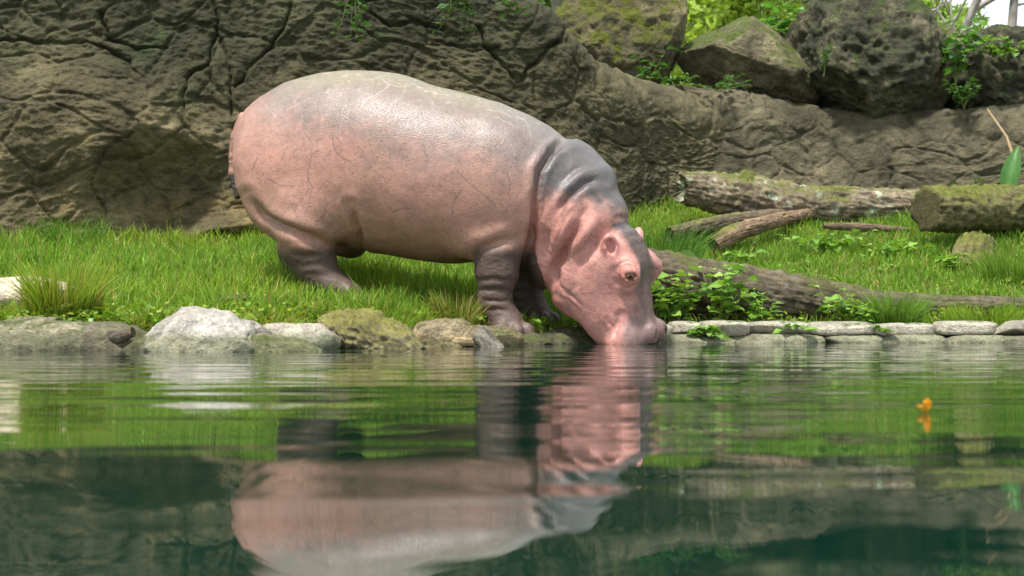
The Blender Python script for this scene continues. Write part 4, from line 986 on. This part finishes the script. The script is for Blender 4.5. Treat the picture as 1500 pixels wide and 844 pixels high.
for (px_, Y_, rr0) in ((742, 7.42, 0.17), (785, 7.95, 0.16), (505, 7.62, 0.20), (470, 8.1, 0.16)):
    keep &= ~((np.hypot(gxp - (px_ - 750) / FPX * Y_, gyp - Y_) < rr0) & (r_.uniform(0, 1, n_) < 0.72))
# trodden bare strip where the hippo walks to the water
keep &= ~((np.abs(gxp - 0.45) < 0.28) & (d < 0.22))
wallY = np.interp(gxp, [-4.4, -2.5, -1.2, 0, 0.55, 0.9, 1.1, 5], [10.15, 10.25, 10.45, 10.7, 10.95, 11.4, 11.85, 11.85])
keep &= gyp < wallY + 0.05
gxp, gyp, pat, pat2, pat3, d, wallY = (q[keep] for q in (gxp, gyp, pat, pat2, pat3, d, wallY)); n_ = len(gxp)
P = np.stack([gxp, gyp, gz(gxp, gyp)], 1)
Lb = (0.055 + 0.075 * np.clip(0.5 + pat, 0, 1.2) + 0.05 * np.clip(pat2, 0, 1)) * r_.uniform(0.45, 1.2, n_) ** 1.3 * (1 + 0.5 * (r_.uniform(0, 1, n_) < 0.06)) * (0.55 + 0.45 * smooth(0.05, 0.5, d))
Lb *= np.where(gxp > 0.9, 0.78, 1.0) * (1 + 0.35 * smooth(0.5, 0.1, wallY - gyp))
base = np.array([0.175, 0.315, 0.045]) * np.ones((n_, 3))
base = lerp(base, (0.10, 0.225, 0.024), smooth(0.0, 0.6, pat2 + 0.3 * pat)); base = lerp(base, (0.245, 0.36, 0.045), smooth(0.0, 0.6, pat3 + 0.5 * smooth(0.5, 0.1, d)) * 0.8)
dry = r_.uniform(0, 1, n_); base = np.where((dry < 0.07 + 0.09 * smooth(0.4, 0.1, d))[:, None], np.array([0.36, 0.30, 0.11]), base)
base *= r_.uniform(0.65, 1.35, (n_, 1)) * np.array([1.12, 1.06, 1.0])
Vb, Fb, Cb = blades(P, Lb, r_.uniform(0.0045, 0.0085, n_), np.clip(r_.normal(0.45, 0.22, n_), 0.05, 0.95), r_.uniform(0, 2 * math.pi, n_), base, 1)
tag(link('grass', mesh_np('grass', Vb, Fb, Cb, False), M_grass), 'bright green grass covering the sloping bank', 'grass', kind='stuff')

# low broad-leaved ground cover along the water's edge
n_ = 16000
xx = np.concatenate([r_.uniform(-4, 0.35, 7000), r_.uniform(0.9, 4.6, 9000)])
yy = shore(xx) + np.where(xx < 0.5, r_.gamma(1.6, 0.11, n_) + 0.04, r_.gamma(2.0, 0.42, n_) + 0.14)
Pn = np.stack([xx, yy, 0 * xx], 1); k_ = (fbm(Pn * 2.2, 3, 520) + 0.25 * (xx > 2.6) * (yy < 8.3) > r_.uniform(-0.25, 0.5, n_)) & ~near_line(xx, yy, [W(*q) for q in LOWLOG], 0.12) & (yy < 10.6) & (((xx + 1.42) / .33) ** 2 + ((yy - 6.32) / .27) ** 2 > 1)
xx, yy = xx[k_], yy[k_]; n_ = len(xx); zz = gz(xx, yy) + r_.uniform(0.015, 0.075, n_)
sz = r_.uniform(0.010, 0.022, n_); ph = r_.uniform(0, 6.28, n_); t1 = np.stack([np.cos(ph), np.sin(ph), r_.normal(0, 0.45, n_)], 1); t2 = np.stack([-np.sin(ph), np.cos(ph), r_.normal(0, 0.45, n_)], 1)
c0 = np.stack([xx, yy, zz], 1); Vq = np.stack([c0 - t1 * sz[:, None], c0 - t2 * sz[:, None] * 0.7, c0 + t1 * sz[:, None], c0 + t2 * sz[:, None] * 0.7], 1).reshape(-1, 3)
cq = np.array([0.16, 0.27, 0.03]) * r_.uniform(0.6, 1.4, (n_, 1)); cq[:, 0] *= r_.uniform(0.7, 1.5, n_)
tag(link('ground_cover', mesh_np('ground_cover', Vq, np.arange(n_ * 4).reshape(-1, 4), np.repeat(cq, 4, 0), False), M_leaf), 'small leaved yellow green ground cover along the water edge', 'ground cover', kind='stuff')

def tuft(name, label, x, y, rad, h, n_, colr, seed, drycol=None, dryfrac=0.3, lean=0.6, group=None, wd=(0.004, 0.007)):
    q = np.random.default_rng(seed); a = q.uniform(0, 6.28, n_); rr_ = rad * np.sqrt(q.uniform(0, 1, n_)) * 0.55
    X, Y = x + np.cos(a) * rr_, y + np.sin(a) * rr_; P = np.stack([X, Y, gz(X, Y)], 1)
    cb = np.array(colr) * q.uniform(0.6, 1.35, (n_, 1))
    if drycol: cb = np.where(q.uniform(0, 1, (n_, 1)) < dryfrac, np.array(drycol) * q.uniform(0.7, 1.2, (n_, 1)), cb)
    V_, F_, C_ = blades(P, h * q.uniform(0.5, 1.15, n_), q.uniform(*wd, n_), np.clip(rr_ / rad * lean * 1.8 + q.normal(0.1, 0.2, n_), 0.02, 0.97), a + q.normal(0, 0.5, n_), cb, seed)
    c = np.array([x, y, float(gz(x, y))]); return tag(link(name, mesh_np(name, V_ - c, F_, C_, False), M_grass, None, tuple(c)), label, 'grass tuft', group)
tuft('grass_tuft', 'yellowish dry grass tuft on the bank beside the cream rock', -2.12, 6.72, 0.28, 0.26, 900, (0.22, 0.31, 0.035), 61, (0.42, 0.34, 0.10), 0.22, 0.5)
tuft('grass_tuft', 'full green grass tuft overhanging the kerb before the weathered log', W(1312, 470, 8.15)[0], 8.17, 0.24, 0.20, 800, (0.13, 0.25, 0.035), 62, (0.35, 0.33, 0.12), 0.06, 0.8)
tuft('grass_tuft', 'long bladed grass tuft behind the head of the hippo', W(960, 340, 9.7)[0], 9.7, 0.5, 0.36, 520, (0.085, 0.19, 0.03), 63, None, 0, 0.9)
tuft('grass_tuft', 'tall grass tuft beside the sawn log stump', W(1480, 400, 9.3)[0], 9.3, 0.35, 0.24, 500, (0.14, 0.25, 0.03), 64, None)
tuft('grass_tuft', 'grass tuft with straw blades beside the near front foot', W(668, 465, 7.45)[0], 7.42, 0.22, 0.15, 420, (0.17, 0.24, 0.03), 65, (0.40, 0.32, 0.12), 0.3)
tuft('grass_tuft', 'fresh grass tuft in front of the hind foot', W(560, 445, 7.15)[0], 7.1, 0.26, 0.13, 480, (0.17, 0.28, 0.03), 66, (0.36, 0.34, 0.10), 0.08)
tuft('grass_tuft', 'thin grass tuft at the foot of the cliff', W(110, 370, 9.9)[0], 9.85, 0.35, 0.24, 300, (0.10, 0.22, 0.03), 67, None)
tuft('grass_tuft', 'dense clump of low grass on the kerb at the end of the weathered log', W(1455, 465, 8.1)[0], 8.2, 0.42, 0.12, 700, (0.19, 0.29, 0.03), 68, None)

for k, (px_, Y_, h_, lb) in enumerate(((226, 6.62, 0.10, 'low grass tuft spilling beside the left foot of the domed rock'), (395, 6.66, 0.11, 'low grass tuft spilling behind the flat topped pale rock'), (482, 6.98, 0.10, 'low grass tuft spilling over the driftwood'),
                                       (610, 7.16, 0.09, 'low grass tuft between driftwood and brown angular rock'), (40, 6.66, 0.11, 'low grass tuft spilling over the low grey bank rock'), (1130, 8.02, 0.08, 'low grass tuft on the kerb beside the dark gap under the log'))):
    tuft('grass_tuft', lb, (px_ - 750) / FPX * Y_, Y_, 0.20, h_, 260, (0.19, 0.30, 0.035), 80 + k, (0.40, 0.33, 0.11), 0.18, 0.9)
# ---- leafy plants
def leaf_mesh(name, L, Wd, col, curl=0.25, round_=False, seed=0):
    nl = 6; q = random.Random(seed); V = []; C = []
    for i in range(nl):
        t = i / (nl - 1); w = Wd * (math.sin(math.pi * min(1, t ** (0.75 if not round_ else 0.9) * 0.97 + 0.015)) ** (0.8 if not round_ else 0.55)) * 0.5
        for s in (-1, -0.5, 0, 0.5, 1):
            V.append((L * t, s * w, -curl * L * t * t + abs(s) * w * 0.35 + 0.004 * math.sin(i * 2.1 + s * 3)))
            C.append(tuple(c * (1.15 if s == 0 else (1.0 if abs(s) < 1 else 0.93)) for c in col))
    return mesh_np(name, np.array(V), grid_faces(nl, 5), np.array(C))
LEAFSETS = {}
def leafset(key, L, Wd, cols, curl=0.25, round_=False):
    LEAFSETS[key] = [leaf_mesh('leaf', L * s, Wd * s, c, curl * k, round_, i) for i, (c, s, k) in enumerate(zip(cols, (1.0, 0.85, 1.1, 0.7, 0.95), (1, 0.4, 1.6, 0.8, 1.2)))]
    for me in LEAFSETS[key]: me.materials.append(M_leaf)
LG = [(0.17, 0.32, 0.045), (0.22, 0.38, 0.06), (0.13, 0.27, 0.045), (0.26, 0.41, 0.07), (0.18, 0.34, 0.05)]
leafset('ovate', 0.080, 0.054, LG); leafset('round', 0.082, 0.080, LG, 0.12, True)
DKG = [(0.05, 0.13, 0.03), (0.07, 0.17, 0.035), (0.045, 0.115, 0.03), (0.09, 0.19, 0.04), (0.06, 0.15, 0.03)]
leafset('broad', 0.15, 0.10, DKG); leafset('small', 0.05, 0.034, DKG); leafset('vine', 0.13, 0.09, [tuple(v * 2.0 for v in c) for c in DKG])
leafset('sprig', 0.055, 0.026, DKG)

def tube_mesh(name, paths, r0):
    V = []; F = []
    for pts in paths:
        pts = [Vector(q) for q in pts]; b0 = len(V)
        for i, q in enumerate(pts):
            d = (pts[min(i + 1, len(pts) - 1)] - pts[max(i - 1, 0)]).normalized(); a = d.orthogonal().normalized(); b = d.cross(a); rr_ = r0 * (1 - 0.6 * i / max(1, len(pts) - 1))
            for k in range(5): an = k * 2 * math.pi / 5; V.append(tuple(q + a * math.cos(an) * rr_ + b * math.sin(an) * rr_))
        for i in range(len(pts) - 1):
            for k in range(5): F.append((b0 + i * 5 + k, b0 + i * 5 + (k + 1) % 5, b0 + (i + 1) * 5 + (k + 1) % 5, b0 + (i + 1) * 5 + k))
    return mesh_np(name, np.array(V), np.array(F))

def plant(name, label, base, stems, hgt, spread, per, sets, seed, group=None, droop=0.0, lean=(0, 0), stem_r=0.003, cat='plant', leafscale=1.0, up=0.5):
    q = random.Random(seed); root = empty(name, tuple(base)); tag(root, label, cat, group); paths = []; leaves = []
    for s in range(stems):
        a = q.uniform(0, 6.28); h = hgt * q.uniform(0.55, 1.1); sp = spread * q.uniform(0.3, 1.0); pts = []
        for i in range(6):
            t = i / 5; pts.append((math.cos(a) * sp * t ** 1.3 + lean[0] * t + q.uniform(-.004, .004), math.sin(a) * sp * t ** 1.3 + lean[1] * t, h * t - droop * t * t))
        paths.append(pts)
        for i in range(per):
            t = 0.25 + 0.75 * (i + 1) / per; k = t * 5; i0 = min(4, int(k)); f = k - i0
            p0 = [pts[i0][c] * (1 - f) + pts[i0 + 1][c] * f for c in range(3)]
            leaves.append((p0, q.uniform(0, 6.28) if i < per - 1 else a, q.uniform(-0.1, up)))
    link('stem', tube_mesh('stem', paths, stem_r), M_stem, root)
    for p0, a, el in leaves:
        key = q.choice(sets); o = bpy.data.objects.new('leaf', q.choice(LEAFSETS[key])); COL.objects.link(o); o.parent = root
        o.location = p0; o.rotation_euler = (q.uniform(-0.5, 0.5), -el, a); s = leafscale * q.uniform(0.7, 1.2); o.scale = (s, s, s)
    return root
def gp(px, Y): x = (px - 750) / FPX * Y; return (x, Y, float(gz(x, Y)) - 0.005)
plant('leafy_plant', 'bushy leafy plant with round leaves between muzzle and log', gp(1052, 8.0), 14, 0.37, 0.18, 6, ['ovate', 'ovate', 'round'], 1)
plant('leafy_plant', 'leafy plant beside the muzzle of the hippo', gp(992, 8.06), 12, 0.33, 0.18, 6, ['ovate', 'round'], 2)
plant('leafy_plant', 'small leafy plant sprawling in the dark gap under the log', gp(1118, 8.05), 6, 0.25, 0.14, 5, ['ovate'], 3)
plant('leafy_plant', 'yellow green seedling rooted on the kerb beside the bushy plant', gp(1100, 7.97), 4, 0.12, 0.05, 4, ['ovate'], 4, leafscale=0.8)
plant('leafy_plant', 'sprawling seedling hanging over the pale kerb stones', (W(1158, 480, 7.82)[0], 7.80, 0.09), 5, 0.03, 0.14, 5, ['ovate'], 5, droop=0.06, lean=(0, -0.05), leafscale=0.8)
plant('leafy_plant', 'upright leafy sprout before the middle of the weathered log', gp(1222, 8.08), 6, 0.23, 0.11, 5, ['ovate'], 6)
plant('leafy_plant', 'low leafy plant among grass beside the overhanging tuft', gp(1264, 8.1), 9, 0.17, 0.15, 5, ['ovate'], 7)
plant('leafy_plant', 'thin sprout drooping over the kerb towards the water', (W(1280, 480, 7.82)[0], 7.82, 0.09), 4, 0.02, 0.10, 4, ['ovate'], 8, droop=0.05, lean=(0, -0.04), leafscale=0.8)
plant('leafy_plant', 'leafy plant trailing into the water under the bushy plant', (W(1040, 490, 7.80)[0], 7.80, 0.07), 6, 0.04, 0.12, 5, ['ovate', 'round'], 9, droop=0.06, lean=(0, -0.05), leafscale=0.8)
plant('leafy_plant', 'weed with bright leaves in front of the long broken log', gp(1090, 9.75), 7, 0.13, 0.13, 5, ['ovate'], 10)
plant('leafy_plant', 'bright weed patch below the middle of the long broken log', gp(1215, 10.1), 12, 0.15, 0.34, 5, ['ovate'], 11)
plant('leafy_plant', 'bright weed patch in front of the sawn log', gp(1300, 9.9), 10, 0.13, 0.30, 5, ['ovate'], 12)
plant('leafy_plant', 'weed growing beside the mossy stump', gp(1385, 9.6), 6, 0.12, 0.15, 5, ['ovate'], 13)
plant('leafy_plant', 'tiny weed beside the near front foot', gp(716, 7.46), 4, 0.06, 0.06, 4, ['ovate'], 14, leafscale=0.5)
plant('leafy_plant', 'tiny weed between the two front feet', gp(775, 7.52), 4, 0.06, 0.05, 4, ['ovate'], 15, leafscale=0.5)
rl = empty('round_leaf_plant', gp(996, 9.35)); tag(rl, 'single large pale round leaf standing behind the hippo ear', 'plant')
big = leaf_mesh('leaf', 0.17, 0.19, (0.15, 0.26, 0.055), 0.05, True); big.materials.append(M_leaf)
link('stem', tube_mesh('stem', [[(0, 0, 0), (0, 0.01, 0.06), (0.0, 0.0, 0.13)]], 0.004), M_stem, rl)
o = link('leaf', big, None, rl, (-0.02, 0.02, 0.10)); o.rotation_euler = (1.25, -0.25, 0.25)
# plants on the ledge among the boulders
plant('ledge_plant', 'broad leaved plant sprouting beside the mossy boulder', at(948, 130, 12.15), 6, 0.34, 0.22, 4, ['broad'], 20, leafscale=0.75)
plant('ledge_plant', 'low dark creeper under the wedge shaped boulder', at(1050, 134, 12.1), 9, 0.10, 0.34, 6, ['small'], 21, leafscale=1.3)
plant('ledge_plant', 'small creeper at the foot of the mossy boulder', at(990, 128, 12.2), 8, 0.12, 0.22, 6, ['small'], 22, leafscale=1.3)
plant('ledge_plant', 'small sprig growing on the face of the largest craggy boulder', at(1207, 112, 12.0), 3, 0.24, 0.05, 6, ['small'], 23, leafscale=1.1)
plant('ledge_plant', 'leafy vine climbing between the slab and the broad mossy boulder', at(1400, 130, 12.2), 9, 0.62, 0.20, 7, ['vine', 'vine', 'broad'], 24, leafscale=0.85)
plant('ledge_plant', 'dense dark little bush below the leafy vine', at(1412, 160, 12.05), 14, 0.24, 0.17, 8, ['small'], 25, leafscale=1.2)
plant('ledge_plant', 'yellow green weeds on the broad mossy boulder', at(1470, 88, 12.25), 14, 0.18, 0.34, 6, ['small', 'ovate'], 26, leafscale=1.2)
plant('ledge_plant', 'light leaved shrub showing between the wedge and craggy boulders', at(1162, 72, 13.0), 10, 0.42, 0.28, 6, ['vine'], 27)
plant('ledge_plant', 'small two leaved seedling behind the sawn log', at(1425, 285, 11.5), 4, 0.12, 0.12, 3, ['broad'], 28, leafscale=0.6)
bp = empty('broad_leaf_shoot', at(1478, 300, 11.3)); tag(bp, 'dry bent stalk with one folded broad green leaf leaning on the ledge', 'plant')
m, n, l, p = newmat('dry_stalk'); p.inputs['Base Color'].default_value = (0.36, 0.25, 0.14, 1); p.inputs['Roughness'].default_value = 0.7
b0 = np.array(at(1478, 300, 11.3)); pts = [tuple(np.array(at(*q)) - b0) for q in ((1486, 300, 11.3), (1488, 240, 11.32), (1474, 200, 11.38), (1446, 160, 11.5))]
link('stalk', tube_mesh('stalk', [pts], 0.019), m, bp)
bl = leaf_mesh('leaf', 0.42, 0.15, (0.06, 0.17, 0.035), 0.2); bl.materials.append(M_leaf)
o = link('leaf', bl, None, bp, tuple(np.array(at(1474, 285, 11.25)) - b0)); o.rotation_euler = (0.9, -1.35, 0.2)
# sprigs hanging down over the cliff top
for k, (px, py, ln, dx, lb) in enumerate(((517, -45, 0.40, 0.03, 'dense leafy sprig hanging over the cliff above the rump'), (700, -45, 0.36, -0.20, 'thin forked sprig hanging over the cliff above the back'), (735, -45, 0.42, 0.10, 'long sparse sprig hanging beside the thin forked sprig'), (660, -50, 0.30, 0.06, 'short sprig hanging at the top of the cliff crack'))):
    plant('hanging_sprig', lb, at(px, py, 9.95), 5 if k else 8, -ln * 1.15, 0.14, 7, ['sprig'], 40 + k, lean=(dx, -0.05), cat='sprig', leafscale=1.3)

# ---- trees beyond the ledge
m, n, l, p = newmat('pale_bark'); tc = n.new('ShaderNodeTexCoord').outputs['Object']
l.new(ramp(n, l, nz(n, l, 6, 6, 0.7, tc), [(0.3, (0.16, 0.14, 0.12)), (0.7, (0.42, 0.39, 0.35))]), p.inputs['Base Color']); p.inputs['Roughness'].default_value = 0.9; M_bark = m
def tree(name, label, x, y, z0, h, rx, rz, nleaf, seed, colr, group=None):
    q = np.random.default_rng(seed); root = empty(name, (x, y, z0)); tag(root, label, 'tree', group)
    paths = [[(0, 0, 0), (0.05, 0, h * 0.3), (0, 0.05, h * 0.55), (0.1, 0, h * 0.8)]]
    cl = []
    for k in range(46):
        v = q.normal(0, 1, 3); v /= np.linalg.norm(v); c = np.array([v[0] * rx, v[1] * rx, h * 0.62 + v[2] * rz]) * np.array([1, 1, 1]) ; c[:2] *= q.uniform(0.3, 1.0); cl.append((c, q.uniform(0.28, 0.62) * rx * 0.5))
        if k < 12: paths.append([(0, 0, h * 0.4), tuple(c * np.array([0.5, 0.5, 0.8])), tuple(c)])
    link('trunk', tube_mesh('trunk', paths, 0.16), M_bark, root)
    per = nleaf // len(cl); Vs_, Cs_ = [], []
    for c, r0 in cl:
        dirs = q.normal(0, 1, (per, 3)); dirs /= np.linalg.norm(dirs, axis=1, keepdims=True); pos = c + dirs * (r0 * q.uniform(0.4, 1.0, (per, 1)) ** 0.6)
        a = q.normal(0, 1, (per, 3)); a /= np.linalg.norm(a, axis=1, keepdims=True); b = np.cross(a, dirs + 0.01); b /= np.linalg.norm(b, axis=1, keepdims=True); s = q.uniform(0.045, 0.09, (per, 1))
        Vs_.append(np.stack([pos - a * s, pos - b * s * 0.5, pos + a * s, pos + b * s * 0.5], 1).reshape(-1, 3)); Cs_.append(np.repeat(np.array(colr) * q.uniform(0.7, 1.35, (per, 1)) * q.uniform(0.8, 1.2), 4, 0))
    V_ = np.concatenate(Vs_); link('crown', mesh_np('crown', V_, np.arange(len(V_)).reshape(-1, 4), np.concatenate(Cs_), False), M_far, root)
    return root
tree('leafy_tree', 'bright green leafy tree filling the gap beside the mossy boulder', 2.9, 21.5, 1.6, 5.4, 2.0, 1.7, 16000, 1, (0.42, 0.52, 0.13))
tree('leafy_tree', 'feathery light green tree behind the wedge shaped boulder', 4.6, 24.0, 1.6, 5.8, 2.1, 1.8, 16000, 2, (0.46, 0.54, 0.16))
tree('leafy_tree', 'lower green tree behind the largest craggy boulder', 6.3, 23.5, 1.6, 4.4, 1.6, 1.4, 16000, 3, (0.26, 0.38, 0.08))
tree('leafy_tree', 'distant green tree beyond the mossy boulder and cliff', 1.2, 26.0, 1.6, 6.8, 2.6, 2.2, 16000, 4, (0.14, 0.25, 0.04))
def bare(name, label, base, h, seed, lean=0.1):
    q = random.Random(seed); root = empty(name, base); tag(root, label, 'tree'); paths = []
    def grow(p0, d, ln, depth):
        pts = [p0]; p = Vector(p0); d = Vector(d)
        for i in range(5):
            d = (d + Vector((q.uniform(-.22, .22), q.uniform(-.22, .22), q.uniform(-.08, .14)))).normalized(); p = p + d * ln / 5; pts.append(tuple(p))
            if depth < 4 and i >= 1 and q.random() < (0.95 if depth < 2 else 0.65):
                s = Vector((q.uniform(-1, 1), q.uniform(-1, 1), q.uniform(-.2, .8))).normalized(); grow(tuple(p), (d * 0.45 + s * 0.8).normalized(), ln * q.uniform(0.45, 0.7), depth + 1)
        paths.append((depth, pts))
    grow((0, 0, 0), (lean, 0, 1), h, 0)
    link('trunk', tube_mesh('trunk', [p for dd, p in paths if dd == 0], 0.10), M_bark, root)
    for dd, p in paths:
        if dd == 1: link('branch', tube_mesh('branch', [p], 0.038), M_bark, root)
        if dd == 2: link('branch', tube_mesh('branch', [p], 0.017), M_bark, root)
    pp = [p for dd, p in paths if dd > 2]
    if pp: tag(link('twig_spray', tube_mesh('twig_spray', pp, 0.008), M_bark, root), kind='stuff')
bare('bare_tree', 'bare pale tree standing behind the leafy vine', (4.95, 16.5, 1.5), 2.9, 5, -0.05)
bare('bare_tree', 'bare pale tree standing behind the broad mossy boulder', (5.6, 17.0, 1.5), 2.9, 9, 0.08)

# ---- yellow petal floating on the pond
m, n, l, p = newmat('yellow_petal'); p.inputs['Base Color'].default_value = (0.85, 0.42, 0.02, 1); p.inputs['Roughness'].default_value = 0.5
pt = empty('fallen_flower', (W(1357, 597, 2.5)[0], 2.5, 0.001)); tag(pt, 'small yellow orange flower floating alone on the pond', 'flower')
me = leaf_mesh('petal', 0.019, 0.015, (1, 1, 1), -0.5, True); me.materials.append(m)
for k, (a, el, s) in enumerate(((3.2, 0.1, 0.9), (0.3, 1.0, 1.0), (1.9, 0.95, 1.0), (5.2, 0.8, 0.8))):
    o = bpy.data.objects.new('petal', me); COL.objects.link(o); o.parent = pt; o.rotation_euler = (0.3, -el, a); o.scale = (s, s, s); o.location = (0, 0, 0.002)
